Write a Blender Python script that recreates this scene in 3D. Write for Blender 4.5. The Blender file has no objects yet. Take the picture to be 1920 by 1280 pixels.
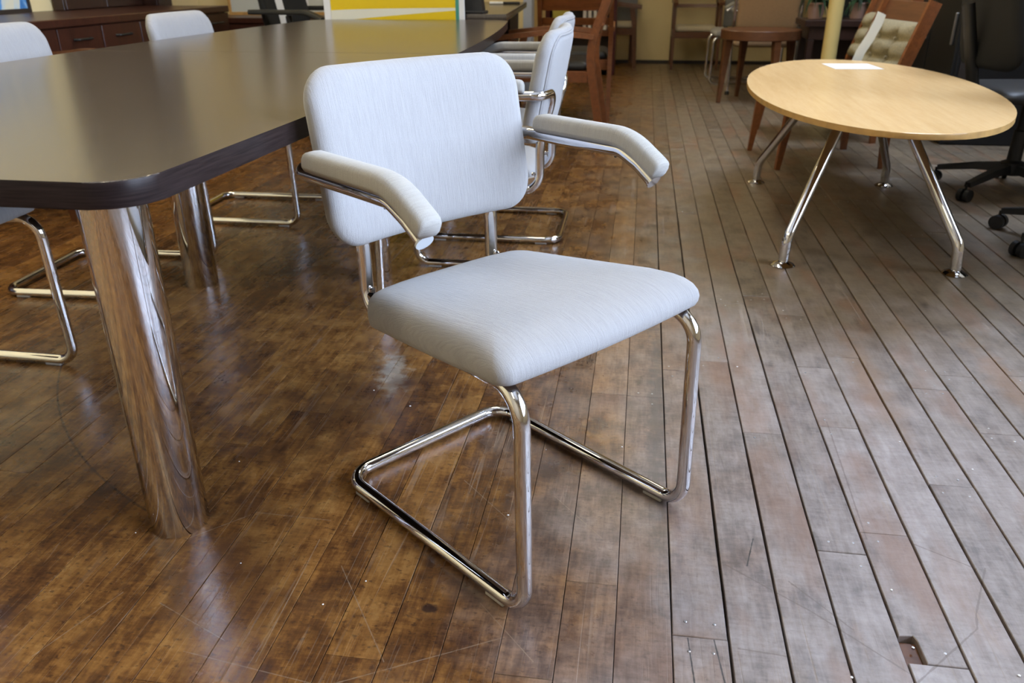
import bpy, bmesh, math, random
from mathutils import Vector, Matrix
random.seed(7)
PI = math.pi
SC = bpy.context.scene
COL = SC.collection

# ------------------------------------------------------------------ camera
cam_d = bpy.data.cameras.new('camera')
cam = bpy.data.objects.new('camera', cam_d)
COL.objects.link(cam)
SC.camera = cam
cam_d.sensor_width = 36.0
cam_d.lens = 1506.1 / 1920 * 36
cam_d.clip_start = 0.05
cam_d.clip_end = 100
tilt, roll, yaw = math.radians(24.69), math.radians(-0.3207), math.radians(8.8756)
fw = Vector((0, math.cos(tilt), -math.sin(tilt)))
upv = Vector((0, math.sin(tilt), math.cos(tilt)))
rtv = Vector((1, 0, 0))
rt2 = rtv * math.cos(roll) + upv * math.sin(roll)
up2 = upv * math.cos(roll) - rtv * math.sin(roll)
rz = Matrix.Rotation(yaw, 3, 'Z')
rt2, up2, fw2 = rz @ rt2, rz @ up2, rz @ fw
cam.matrix_world = Matrix(((rt2.x, up2.x, -fw2.x, 0), (rt2.y, up2.y, -fw2.y, 0), (rt2.z, up2.z, -fw2.z, 0.93995), (0, 0, 0, 1)))
cam_d.dof.use_dof = True
cam_d.dof.focus_distance = 1.45
cam_d.dof.aperture_fstop = 6.3

# ------------------------------------------------------------------ world, windows' daylight, exposure
world = bpy.data.worlds.new('overcast_sky')
SC.world = world
world.use_nodes = True
bgn = world.node_tree.nodes['Background']
bgn.inputs[0].default_value = (0.64, 0.77, 1.0, 1)
bgn.inputs[1].default_value = 22.5
SC.view_settings.view_transform = 'Standard'
SC.view_settings.look = 'None'
SC.view_settings.gamma = 1.0
SC.view_settings.use_curve_mapping = False
SC.view_settings.exposure = 0.12
SC.cycles.use_denoising = True
SC.cycles.max_bounces = 8
SC.cycles.diffuse_bounces = 4
SC.cycles.glossy_bounces = 5
SC.cycles.caustics_reflective = False
SC.cycles.caustics_refractive = False
SC.cycles.sample_clamp_indirect = 6.0

ROOM = dict(x0=-3.6, x1=2.55, y0=-2.6, y1=9.64, h=3.6)
WINS = [(-1.0, 1.0), (1.35, 2.65)]      # windows of the right wall (y from, to)
WZ0, WZ1 = 0.85, 3.4
for (ya, yb) in WINS:                                            # portals guide the sky light in through the panes
    ld = bpy.data.lights.new('window_portal', 'AREA')
    ld.shape = 'RECTANGLE'
    ld.size = WZ1 - WZ0
    ld.size_y = yb - ya
    ld.cycles.is_portal = True
    lo = bpy.data.objects.new('window_portal', ld)
    COL.objects.link(lo)
    lo.location = (ROOM['x1'] + 0.10, (ya + yb) / 2, (WZ0 + WZ1) / 2)
    lo.rotation_euler = (0, PI / 2, 0)
SKY = (1.15, 2.40, 3.2, 5.3)                                     # roof light over the right-hand side (x from, to, y from, to)
ld = bpy.data.lights.new('roof_light_portal', 'AREA')
ld.shape = 'RECTANGLE'
ld.size, ld.size_y = SKY[1] - SKY[0], SKY[3] - SKY[2]
ld.cycles.is_portal = True
lo = bpy.data.objects.new('roof_light_portal', ld)
COL.objects.link(lo)
lo.location = ((SKY[0] + SKY[1]) / 2, (SKY[2] + SKY[3]) / 2, ROOM['h'] + 0.09)
LAMP_POWER = 15.5
LAMP_COL = (1.0, 0.86, 0.58)

# ------------------------------------------------------------------ node helpers
class NT:
    def __init__(s, name):
        s.m = bpy.data.materials.new(name)
        s.m.use_nodes = True
        s.t = s.m.node_tree
        s.b = s.t.nodes['Principled BSDF']
    def n(s, typ, props=None, **inp):
        nd = s.t.nodes.new(typ)
        for k, v in (props or {}).items():
            setattr(nd, k, v)
        for k, v in inp.items():
            key = k.replace('_', ' ')
            key = int(k[1:]) if k[0] == 'i' and k[1:].isdigit() else key
            s.set(nd.inputs[key], v)
        return nd
    def set(s, sock, v):
        if hasattr(v, 'is_linked') or isinstance(v, bpy.types.NodeSocket):
            s.t.links.new(v, sock)
        else:
            sock.default_value = v
    def p(s, **inp):
        for k, v in inp.items():
            s.set(s.b.inputs[k.replace('_', ' ')], v)
    def ramp(s, fac, stops, interp='LINEAR'):
        r = s.n('ShaderNodeValToRGB')
        r.color_ramp.interpolation = interp
        while len(r.color_ramp.elements) < len(stops):
            r.color_ramp.elements.new(0.5)
        for e, (pos, c) in zip(r.color_ramp.elements, stops):
            e.position = pos
            e.color = (*c, 1) if len(c) == 3 else c
        s.set(r.inputs[0], fac)
        return r.outputs[0]
    def math(s, op, a, b=0.0, c=0.0, clamp=False):
        m = s.n('ShaderNodeMath', dict(operation=op, use_clamp=clamp), i0=a, i1=b, i2=c)
        return m.outputs[0]
    def mix(s, fac, a, b, blend='MIX'):
        m = s.n('ShaderNodeMix', dict(data_type='RGBA', blend_type=blend))
        s.set(m.inputs[0], fac)
        s.set(m.inputs[6], a if not isinstance(a, tuple) else (*a, 1)[:4])
        s.set(m.inputs[7], b if not isinstance(b, tuple) else (*b, 1)[:4])
        return m.outputs[2]
    def coord(s, kind='Object'):
        return s.n('ShaderNodeTexCoord').outputs[kind]
    def pos(s):
        return s.n('ShaderNodeNewGeometry').outputs['Position']
    def mapping(s, vec, scale=(1, 1, 1), rot=(0, 0, 0), loc=(0, 0, 0)):
        return s.n('ShaderNodeMapping', None, Vector=vec, Scale=scale, Rotation=rot, Location=loc).outputs[0]
    def noise(s, vec, scale=5.0, detail=4.0, rough=0.55, dist=0.0):
        return s.n('ShaderNodeTexNoise', None, Vector=vec, Scale=scale, Detail=detail, Roughness=rough, Distortion=dist).outputs[0]
    def bump(s, h, strength=0.3, dist=0.001):
        return s.n('ShaderNodeBump', None, Height=h, Strength=strength, Distance=dist).outputs[0]

def simple(name, col, rough=0.5, metal=0.0, noise=0.0, scale=30, spec=0.5, **kw):
    k = NT(name)
    if noise:
        f = k.noise(k.coord(), scale, 4)
        a = tuple(max(0, c * (1 - noise)) for c in col)
        b = tuple(min(1, c * (1 + noise)) for c in col)
        k.p(Base_Color=k.ramp(f, [(0.3, a), (0.7, b)]))
    else:
        k.p(Base_Color=(*col, 1))
    k.p(Roughness=rough, Metallic=metal)
    k.b.inputs['Specular IOR Level'].default_value = spec
    for a, v in kw.items():
        k.set(k.b.inputs[a.replace('_', ' ')], v)
    return k.m

def wood(name, dark, light, rough=0.35, along=(0.6, 6, 6), scale=6, bump=0.05):
    k = NT(name)
    v = k.mapping(k.coord(), scale=along)
    f = k.noise(v, scale, 6, 0.6, 0.6)
    f2 = k.noise(k.mapping(k.coord(), scale=tuple(a * 6 for a in along)), scale, 3, 0.5)
    f = k.math('ADD', k.math('MULTIPLY', f, 0.7), k.math('MULTIPLY', f2, 0.3))
    k.p(Base_Color=k.ramp(f, [(0.3, dark), (0.68, light)]), Roughness=rough, Normal=k.bump(f2, bump))
    return k.m

def fabric(name, col, axis):
    """woven upholstery with slubby threads across the given local axis"""
    k = NT(name)
    c = k.coord()
    hi, lo = 1500, 90
    sc = [lo, lo, lo]
    sc[axis] = hi
    slub = k.noise(k.mapping(c, scale=tuple(x / 4 for x in sc)), 1.0, 3, 0.6)
    fine = k.noise(c, 900, 2, 0.6)
    rows = k.noise(k.mapping(c, scale=tuple(hi * 0.7 if i == axis else 30 for i in range(3))), 1.0, 2, 0.5)
    f = k.math('ADD', k.math('MULTIPLY', slub, 0.30), k.math('ADD', k.math('MULTIPLY', fine, 0.35), k.math('MULTIPLY', rows, 0.35)))
    d = tuple(x * 0.84 for x in col)
    k.p(Base_Color=k.ramp(f, [(0.38, d), (0.56, col)]), Roughness=0.9, Normal=k.bump(f, 0.8, 0.0016))
    k.b.inputs['Sheen Weight'].default_value = 0.25
    k.b.inputs['Sheen Roughness'].default_value = 0.5
    k.b.inputs['Specular IOR Level'].default_value = 0.2
    return k.m

M = {}
M['fabric'] = fabric('grey_upholstery', (0.345, 0.34, 0.345), 0)
M['fabric_arm'] = fabric('grey_upholstery_ribbed', (0.37, 0.36, 0.34), 1)
k = NT('chrome')
sm = k.noise(k.coord(), 6, 3)
k.p(Base_Color=(0.74, 0.74, 0.77, 1), Metallic=1.0, Roughness=k.ramp(sm, [(0.3, (0.035,) * 3), (0.75, (0.08,) * 3)]))
M['chrome'] = k.m
k = NT('table_laminate')
v = k.coord()
g = k.noise(k.mapping(v, scale=(60, 3, 3)), 3.0, 4, 0.6)
fine = k.noise(v, 420, 2, 0.5)
k.p(Base_Color=k.ramp(g, [(0.3, (0.040, 0.030, 0.024)), (0.7, (0.075, 0.058, 0.046))]),
    Roughness=0.21, Normal=k.bump(fine, 0.06, 0.0006))
k.b.inputs['IOR'].default_value = 1.8
M['laminate'] = k.m
k = NT('table_edge_band')
g = k.noise(k.mapping(k.coord(), scale=(2, 2, 60)), 6.0, 4, 0.6)
k.p(Base_Color=k.ramp(g, [(0.3, (0.008, 0.005, 0.005)), (0.7, (0.026, 0.017, 0.016))]), Roughness=0.36)
k.b.inputs['Specular IOR Level'].default_value = 0.15
M['edge_band'] = k.m
M['cherry'] = wood('cherry_wood', (0.13, 0.040, 0.012), (0.26, 0.090, 0.028), 0.35)
M['redbrown'] = wood('red_brown_veneer', (0.026, 0.008, 0.005), (0.062, 0.019, 0.011), 0.35, along=(6, 6, 0.7))
M['darkbrown'] = wood('dark_brown_veneer', (0.020, 0.008, 0.006), (0.040, 0.016, 0.011), 0.4, along=(6, 6, 0.7))
M['walnut'] = wood('brown_wood', (0.085, 0.032, 0.013), (0.165, 0.065, 0.026), 0.38)
M['maple'] = wood('pale_maple', (0.70, 0.46, 0.21), (0.80, 0.56, 0.29), 0.27, along=(5, 0.5, 5), scale=5, bump=0.02)
M['maple_edge'] = simple('maple_edge', (0.50, 0.30, 0.10), 0.4, noise=0.15)
M['black'] = simple('black_plastic', (0.007, 0.007, 0.0075), 0.5, noise=0.2)
M['black_fab'] = simple('black_mesh_fabric', (0.006, 0.006, 0.0065), 0.9, noise=0.3, scale=400)
M['black_seat'] = simple('black_vinyl', (0.009, 0.009, 0.010), 0.5)
M['brown_fab'] = simple('brown_panel_fabric', (0.035, 0.025, 0.016), 0.9, noise=0.15, scale=200)
M['cream_wall'] = simple('cream_paint', (0.78, 0.64, 0.35), 0.75, noise=0.03, scale=3)
M['white_wall'] = simple('off_white_paint', (0.62, 0.56, 0.45), 0.8)
M['grey_panel'] = simple('grey_panel', (0.20, 0.20, 0.20), 0.8, noise=0.05)
M['maroon'] = simple('maroon_paint', (0.055, 0.006, 0.010), 0.4)
M['dark_trim'] = simple('dark_trim', (0.03, 0.022, 0.018), 0.5)
M['yellow_pole'] = simple('yellow_paint', (0.66, 0.50, 0.19), 0.45)
M['paper'] = simple('white_paper', (0.85, 0.85, 0.87), 0.7)
M['white'] = simple('white_plastic', (0.75, 0.75, 0.75), 0.4)
M['tag'] = simple('paper_tag', (0.72, 0.72, 0.64), 0.7)
M['olive'] = simple('olive_fabric', (0.25, 0.205, 0.115), 0.9, noise=0.2, scale=120)
M['cream_fab'] = simple('cream_fabric', (0.50, 0.45, 0.34), 0.9, noise=0.08, scale=200)
M['beige'] = simple('beige_fabric', (0.36, 0.225, 0.115), 0.9, noise=0.12, scale=160)
M['lightblue'] = simple('pale_blue_trim', (0.45, 0.50, 0.62), 0.5)
M['plain_wood'] = simple('light_wood_frame', (0.55, 0.32, 0.11), 0.45, noise=0.15)
M['leaf'] = simple('dark_leaf', (0.03, 0.085, 0.035), 0.45, noise=0.5, scale=25)
M['pot'] = simple('clay_pot', (0.38, 0.24, 0.19), 0.7)
M['clear'] = simple('milky_plastic', (0.42, 0.40, 0.38), 0.35)
M['capgrey'] = simple('pale_plastic_cap', (0.60, 0.66, 0.72), 0.4)
M['subfloor'] = simple('dirt_dark', (0.010, 0.008, 0.006), 0.9)
M['steel'] = simple('nail_steel', (0.55, 0.55, 0.58), 0.3, metal=1.0)
M['ceiling'] = simple('white_ceiling', (0.70, 0.69, 0.66), 0.9)
M['teal'] = simple('teal_print', (0.05, 0.26, 0.20), 0.5)

def emis(name, col, st):
    k = NT(name)
    k.p(Base_Color=(0.8, 0.8, 0.8, 1), Emission_Color=(*col, 1), Emission_Strength=st)
    return k.m
M['lamp'] = emis('lamp_diffuser', LAMP_COL, LAMP_POWER)

k = NT('window_glass')
tr = k.n('ShaderNodeBsdfTransparent')
gl = k.n('ShaderNodeBsdfGlossy', None, Roughness=0.02)
fr = k.n('ShaderNodeFresnel', None, IOR=1.45)
mx = k.n('ShaderNodeMixShader')
k.t.links.new(fr.outputs[0], mx.inputs[0]); k.t.links.new(tr.outputs[0], mx.inputs[1]); k.t.links.new(gl.outputs[0], mx.inputs[2])
k.t.links.new(mx.outputs[0], k.t.nodes['Material Output'].inputs[0])
M['glass'] = k.m

# --- old maple/fir floor boards
k = NT('worn_floor_boards')
P = k.pos()
rnd = k.n('ShaderNodeAttribute', dict(attribute_name='rnd')).outputs['Fac']
sep = k.n('ShaderNodeSeparateXYZ', None, Vector=P)
off = k.n('ShaderNodeCombineXYZ', None, X=k.math('MULTIPLY', rnd, 37.0), Y=k.math('MULTIPLY', rnd, 91.0), Z=0.0).outputs[0]
Pp = k.n('ShaderNodeVectorMath', dict(operation='ADD'), i0=P, i1=off).outputs[0]
grain = k.noise(k.mapping(Pp, scale=(60, 7, 1)), 1.6, 6, 0.65, 0.6)          # along the board
cross = k.noise(k.mapping(Pp, scale=(22, 110, 1)), 1.0, 5, 0.65)                # saw and wear marks across it
patch = k.noise(P, 5.5, 5, 0.6)
blot = k.noise(k.mapping(Pp, scale=(15, 9, 1)), 1.3, 7, 0.66)
tone = k.math('ADD', k.math('MULTIPLY', grain, 0.27), k.math('ADD', k.math('MULTIPLY', cross, 0.20), k.math('MULTIPLY', blot, 0.53)))
tone = k.math('ADD', tone, k.math('MULTIPLY', k.math('SUBTRACT', rnd, 0.5), 0.10))
warm = k.ramp(tone, [(0.37, (0.060, 0.025, 0.011)), (0.46, (0.130, 0.055, 0.017)), (0.53, (0.225, 0.102, 0.028)), (0.64, (0.33, 0.170, 0.052))])
grey = k.ramp(tone, [(0.36, (0.100, 0.074, 0.066)), (0.48, (0.215, 0.174, 0.160)), (0.64, (0.34, 0.295, 0.29))])  # worn grey, lightened and cooled to paint in daylight sheen
olive = k.ramp(tone, [(0.36, (0.065, 0.045, 0.027)), (0.48, (0.150, 0.108, 0.066)), (0.64, (0.215, 0.160, 0.100))])
farw = k.n('ShaderNodeMapRange', None, Value=k.math('ADD', sep.outputs['Y'], k.math('MULTIPLY', k.math('SUBTRACT', patch, 0.5), 1.2)), From_Min=1.5, From_Max=2.6).outputs[0]
grey = k.mix(farw, grey, olive)          # wear and daylight falloff painted together: browner farther down the lane
# traffic lane: the boards to the right (x > 0) are worn to grey with cool sheen painted in, soft irregular limit
lane = k.math('ADD', sep.outputs['X'], k.math('MULTIPLY', k.math('SUBTRACT', patch, 0.5), 0.9))
lane = k.n('ShaderNodeMapRange', None, Value=lane, From_Min=-0.30, From_Max=0.25).outputs[0]
red = k.ramp(k.noise(k.mapping(Pp, scale=(5, 1.6, 1)), 1.5, 4), [(0.52, (0, 0, 0)), (0.68, (1, 1, 1))])
col = k.mix(lane, warm, grey)
col = k.mix(k.math('MULTIPLY', red, k.math('MULTIPLY', lane, 0.55)), col, (0.20, 0.085, 0.035))
# dark flecks
fleck = k.noise(k.mapping(Pp, scale=(48, 75, 1)), 1.6, 3, 0.55)
fm = k.ramp(fleck, [(0.58, (0, 0, 0)), (0.68, (1, 1, 1))])
col = k.mix(k.math('MULTIPLY', fm, k.math('SUBTRACT', 0.60, k.math('MULTIPLY', lane, 0.42))), col, (0.030, 0.016, 0.012))
# scratches: thin contour lines of stretched noise in a few directions
scr = None
for ang, st, w, sc_ in ((0.5, 14, 0.006, 1.1), (-0.75, 12, 0.005, 1.4), (1.25, 16, 0.005, 1.0), (0.1, 22, 0.005, 1.2), (-0.3, 18, 0.004, 1.7)):
    n_ = k.noise(k.mapping(P, scale=(st, 0.32, 1), rot=(0, 0, ang), loc=(ang * 7, 3 * ang, 0)), sc_, 2.0, 0.4, 0.0)
    d_ = k.math('ABSOLUTE', k.math('SUBTRACT', n_, 0.5))
    l_ = k.n('ShaderNodeMapRange', None, Value=d_, From_Min=0.0, From_Max=w, To_Min=1.0, To_Max=0.0).outputs[0]
    gate = k.ramp(k.noise(k.mapping(P, loc=(st, ang, 0)), 2.6, 3), [(0.50, (0, 0, 0)), (0.60, (1, 1, 1))])
    l_ = k.math('MULTIPLY', l_, gate)
    scr = l_ if scr is None else k.math('MAXIMUM', scr, l_)
col = k.mix(k.math('MULTIPLY', scr, 0.26), col, (0.32, 0.24, 0.17))

def spot(cx, cy, rx, ry, ang=0.0, nscale=40, edge=0.6, nz=0.9):
    m_ = k.mapping(k.n('ShaderNodeVectorMath', dict(operation='SUBTRACT'), i0=P, i1=(cx, cy, 0)).outputs[0], rot=(0, 0, ang))
    m_ = k.n('ShaderNodeVectorMath', dict(operation='MULTIPLY'), i0=m_, i1=(1 / rx, 1 / ry, 0)).outputs[0]
    l_ = k.n('ShaderNodeVectorMath', dict(operation='LENGTH'), i0=m_).outputs['Value']
    l_ = k.math('ADD', l_, k.math('MULTIPLY', k.math('SUBTRACT', k.noise(P, nscale, 4), 0.5), nz * 2))
    return k.n('ShaderNodeMapRange', None, Value=l_, From_Min=edge, From_Max=1.0, To_Min=1.0, To_Max=0.0).outputs[0]
# wear and stains with shapes of their own, plus one painted shade patch
col = k.mix(k.math('MULTIPLY', spot(-0.59, 1.785, 0.045, 0.13, -0.25, 45, 0.4, 1.3), 0.65), col, (0.42, 0.37, 0.29))     # pale plaster scuff
col = k.mix(k.math('MULTIPLY', spot(-0.291, 0.974, 0.016, 0.013, 0, 120, 0.6, 0.5), 0.85), col, (0.020, 0.010, 0.010))    # dark blot
col = k.mix(k.math('MULTIPLY', spot(0.080, 1.66, 0.026, 0.60, 0, 42, 0.3, 1.3), 0.72), col, (0.085, 0.072, 0.066))         # tar-grey strip
col = k.mix(k.math('MULTIPLY', spot(-0.055, 1.60, 0.035, 0.05, 0.3, 45, 0.4, 1.2), 0.55), col, (0.060, 0.050, 0.048))
col = k.mix(k.math('MULTIPLY', spot(-0.62, 1.62, 0.26, 0.30, 0.3, 14, 0.3, 1.1), 0.6), col, (0.035, 0.016, 0.011))  # stain enlarged to paint in the shade beside chair and table
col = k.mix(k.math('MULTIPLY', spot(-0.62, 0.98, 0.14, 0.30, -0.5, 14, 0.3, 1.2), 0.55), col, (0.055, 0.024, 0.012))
col = k.mix(k.math('MULTIPLY', spot(0.62, 1.90, 0.05, 0.35, 0.0, 14, 0.3, 1.0), 0.45), col, (0.21, 0.105, 0.035))
col = k.mix(k.math('MULTIPLY', spot(0.95, 1.95, 0.05, 0.30, 0.0, 14, 0.3, 1.0), 0.5), col, (0.22, 0.10, 0.03))

def arc(cx, cy, r, a0, a1, w, wob=0.0):
    """thin curved scratch on a circle"""
    v_ = k.n('ShaderNodeVectorMath', dict(operation='SUBTRACT'), i0=P, i1=(cx, cy, 0)).outputs[0]
    l_ = k.n('ShaderNodeVectorMath', dict(operation='LENGTH'), i0=v_).outputs['Value']
    s_ = k.n('ShaderNodeSeparateXYZ', None, Vector=v_)
    an = k.math('ARCTAN2', s_.outputs['Y'], s_.outputs['X'])
    d_ = k.math('ABSOLUTE', k.math('SUBTRACT', l_, r))
    m1 = k.n('ShaderNodeMapRange', None, Value=d_, From_Min=w * 0.4, From_Max=w, To_Min=1.0, To_Max=0.0).outputs[0]
    g_ = k.math('MULTIPLY', k.math('GREATER_THAN', an, a0), k.math('LESS_THAN', an, a1))
    return k.math('MULTIPLY', m1, g_)
col = k.mix(k.math('MULTIPLY', arc(-0.30, 2.35, 1.34, -2.70, -2.03, 0.0035), 0.6), col, (0.022, 0.012, 0.010))
def seg_mask(lst, w):
    """union of thin straight scratches"""
    tot = None
    for x0, y0, x1, y1 in lst:
        dx, dy = x1 - x0, y1 - y0
        L2 = dx * dx + dy * dy
        px, py = k.math('SUBTRACT', sep.outputs['X'], x0), k.math('SUBTRACT', sep.outputs['Y'], y0)
        t = k.math('ADD', k.math('MULTIPLY', px, dx / L2), k.math('MULTIPLY', py, dy / L2), clamp=True)
        ex = k.math('SUBTRACT', px, k.math('MULTIPLY', t, dx)); ey = k.math('SUBTRACT', py, k.math('MULTIPLY', t, dy))
        d = k.math('SQRT', k.math('ADD', k.math('MULTIPLY', ex, ex), k.math('MULTIPLY', ey, ey)))
        tot = d if tot is None else k.math('MINIMUM', tot, d)
    tot = k.math('ADD', tot, k.math('MULTIPLY', k.math('SUBTRACT', k.noise(P, 70, 3), 0.5), w * 2.5))
    return k.n('ShaderNodeMapRange', None, Value=tot, From_Min=w * 0.5, From_Max=w * 1.2, To_Min=1.0, To_Max=0.0).outputs[0]
col = k.mix(k.math('MULTIPLY', seg_mask([(0.637, 1.209, 0.582, 1.091), (0.582, 1.091, 0.572, 1.057), (0.572, 1.057, 0.447, 0.931), (0.194, 1.153, 0.321, 1.058), (0.321, 1.058, 0.441, 0.948),
    (0.297, 1.125, 0.379, 1.026), (0.466, 1.688, 0.454, 1.262), (0.536, 1.258, 0.621, 1.206), (0.198, 0.960, 0.272, 0.955)], 0.0017), 0.6), col, (0.085, 0.050, 0.035))
col = k.mix(seg_mask([(0.122, 0.971, 0.128, 0.883), (0.162, 0.972, 0.172, 0.885), (0.231, 1.155, 0.250, 1.232)], 0.0013), col, (0.012, 0.009, 0.008))
lsc = seg_mask([(-0.733, 0.921, -0.589, 0.860), (-0.522, 0.827, -0.532, 1.116), (-0.863, 0.787, -0.808, 0.935), (-0.211, 0.998, -0.109, 0.888), (-0.309, 1.338, -0.191, 1.214), (-0.468, 1.052, -0.331, 0.855),
    (-0.121, 1.310, -0.021, 1.192), (-0.774, 1.081, -0.690, 1.166), (-0.683, 1.175, -0.532, 1.172), (-0.40, 0.80, -0.16, 0.93), (-0.64, 0.83, -0.42, 0.80)], 0.0009)
col = k.mix(k.math('MULTIPLY', lsc, 0.5), col, (0.30, 0.22, 0.15))
rgh = k.math('ADD', k.ramp(k.noise(P, 9, 5), [(0.35, (0.20,) * 3), (0.7, (0.34,) * 3)]), k.math('MULTIPLY', lane, 0.17))
rgh = k.math('ADD', rgh, k.math('MULTIPLY', scr, 0.15))
hh = k.math('ADD', k.math('MULTIPLY', grain, 0.35), k.math('ADD', k.math('MULTIPLY', cross, 0.30), k.math('MULTIPLY', k.noise(P, 60, 4), 0.35)))
hh = k.math('SUBTRACT', hh, k.math('MULTIPLY', scr, 0.35))
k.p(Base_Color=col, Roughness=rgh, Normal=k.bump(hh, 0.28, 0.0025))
k.b.inputs['Specular IOR Level'].default_value = 0.5
k.set(k.b.inputs['IOR'], k.math('ADD', 1.5, k.math('MULTIPLY', lane, 0.45)))
M['floor'] = k.m

# flat printed art
def art(name, fn):
    k = NT(name)
    fn(k)
    k.p(Roughness=0.3)
    return k.m
def a_yellow(k):
    s = k.n('ShaderNodeSeparateXYZ', None, Vector=k.coord('Object'))
    x, z = s.outputs['X'], s.outputs['Z']
    # a broad pale swoosh curving up to the right across a yellow field
    cv = k.math('MULTIPLY', k.math('POWER', k.math('ADD', x, 0.40), 0.6), 0.055)
    d = k.math('ABSOLUTE', k.math('SUBTRACT', z, k.math('ADD', cv, 0.7245)))
    wd = k.math('ADD', k.math('MULTIPLY', x, -0.033), 0.017)
    inside = k.math('LESS_THAN', d, wd)
    k.p(Base_Color=k.mix(inside, (0.72, 0.50, 0.01), (0.72, 0.70, 0.58)))
M['art_yellow'] = art('yellow_print', a_yellow)
def a_blue(k):
    f = k.noise(k.mapping(k.coord(), scale=(1, 1, 0.35), rot=(0.5, 0, 0)), 9, 3, 0.5, 0.8)
    k.p(Base_Color=k.ramp(f, [(0.36, (0.04, 0.16, 0.42)), (0.46, (0.10, 0.30, 0.62)), (0.52, (0.55, 0.64, 0.66)), (0.62, (0.68, 0.66, 0.52))]))
M['art_blue'] = art('blue_print', a_blue)

# ------------------------------------------------------------------ mesh helpers
def link(name, me, mat, parent=None, smooth=None):
    o = bpy.data.objects.new(name, me)
    COL.objects.link(o)
    if mat is not None and not me.materials:
        for m in (mat if isinstance(mat, (list, tuple)) else [mat]):
            me.materials.append(m)
    if smooth is not None:
        me.polygons.foreach_set('use_smooth', [True] * len(me.polygons))
        if smooth < PI - 0.01:
            bm = bmesh.new(); bm.from_mesh(me)
            for e in bm.edges:
                if len(e.link_faces) == 2 and e.calc_face_angle(0) > smooth:
                    e.smooth = False
            bm.to_mesh(me); bm.free()
    if parent is not None:
        o.parent = parent
    return o
def obj(name, bm, mat, parent=None, smooth=None):
    me = bpy.data.meshes.new(name)
    bmesh.ops.recalc_face_normals(bm, faces=bm.faces)
    bm.to_mesh(me); bm.free()
    return link(name, me, mat, parent, smooth)
def thing(name, label, cat, loc=(0, 0, 0), rot=0.0, group=None):
    o = bpy.data.objects.new(name, None)
    o.empty_display_size = 0.1
    COL.objects.link(o)
    o.location = loc
    o.rotation_euler = (0, 0, rot)
    tag(o, label, cat, group)
    return o
def tag(o, label, cat, group=None):
    o['label'] = label
    o['category'] = cat
    if group:
        o['group'] = group
    return o
def struct(o):
    o['kind'] = 'structure'
    return o
def dup(root, loc, rot, label, group=None):
    r = root.copy(); COL.objects.link(r)
    r.location = loc; r.rotation_euler = (0, 0, rot)
    r['label'] = label
    if group:
        r['group'] = group
    for ch in list(root.children):
        c = ch.copy(); COL.objects.link(c); c.parent = r
        for g in list(ch.children):
            d = g.copy(); COL.objects.link(d); d.parent = c
    return r

def add_box(bm, lo, hi, bev=0.0, mat=None, seg=1):
    x0, y0, z0 = lo; x1, y1, z1 = hi
    vs = [bm.verts.new(p) for p in ((x0, y0, z0), (x1, y0, z0), (x1, y1, z0), (x0, y1, z0), (x0, y0, z1), (x1, y0, z1), (x1, y1, z1), (x0, y1, z1))]
    fs = [bm.faces.new([vs[i] for i in f]) for f in ((0, 3, 2, 1), (4, 5, 6, 7), (0, 1, 5, 4), (1, 2, 6, 5), (2, 3, 7, 6), (3, 0, 4, 7))]
    if bev:
        es = list({e for f in fs for e in f.edges})
        bmesh.ops.bevel(bm, geom=es, offset=bev, segments=seg, affect='EDGES', profile=0.5)
    return vs
def box(name, lo, hi, mat, parent=None, bev=0.0, seg=1):
    bm = bmesh.new()
    add_box(bm, lo, hi, bev, seg=seg)
    return obj(name, bm, mat, parent, None)
def add_obox(bm, c, size, M3, bev=0.0):
    """oriented box: centre, full size, 3x3 matrix"""
    b2 = bmesh.new()
    add_box(b2, tuple(-s / 2 for s in size), tuple(s / 2 for s in size), bev)
    bmesh.ops.transform(b2, matrix=Matrix.Translation(c) @ M3.to_4x4(), verts=b2.verts)
    me = bpy.data.meshes.new('t'); b2.to_mesh(me); b2.free(); bm.from_mesh(me); bpy.data.meshes.remove(me)
def bar(bm, a, b, w, h, bev=0.003, roll=0.0):
    """rectangular bar between two points (w across, h along the up-ish axis)"""
    a, b = Vector(a), Vector(b)
    d = (b - a); L = d.length; d.normalize()
    ref = Vector((0, 0, 1)) if abs(d.z) < 0.9 else Vector((0, 1, 0))
    s = d.cross(ref).normalized(); u = s.cross(d)
    m = Matrix((s, d, u)).transposed()
    if roll:
        m = m @ Matrix.Rotation(roll, 3, 'Y')
    add_obox(bm, (a + b) / 2, (w, L, h), m, bev)

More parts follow.
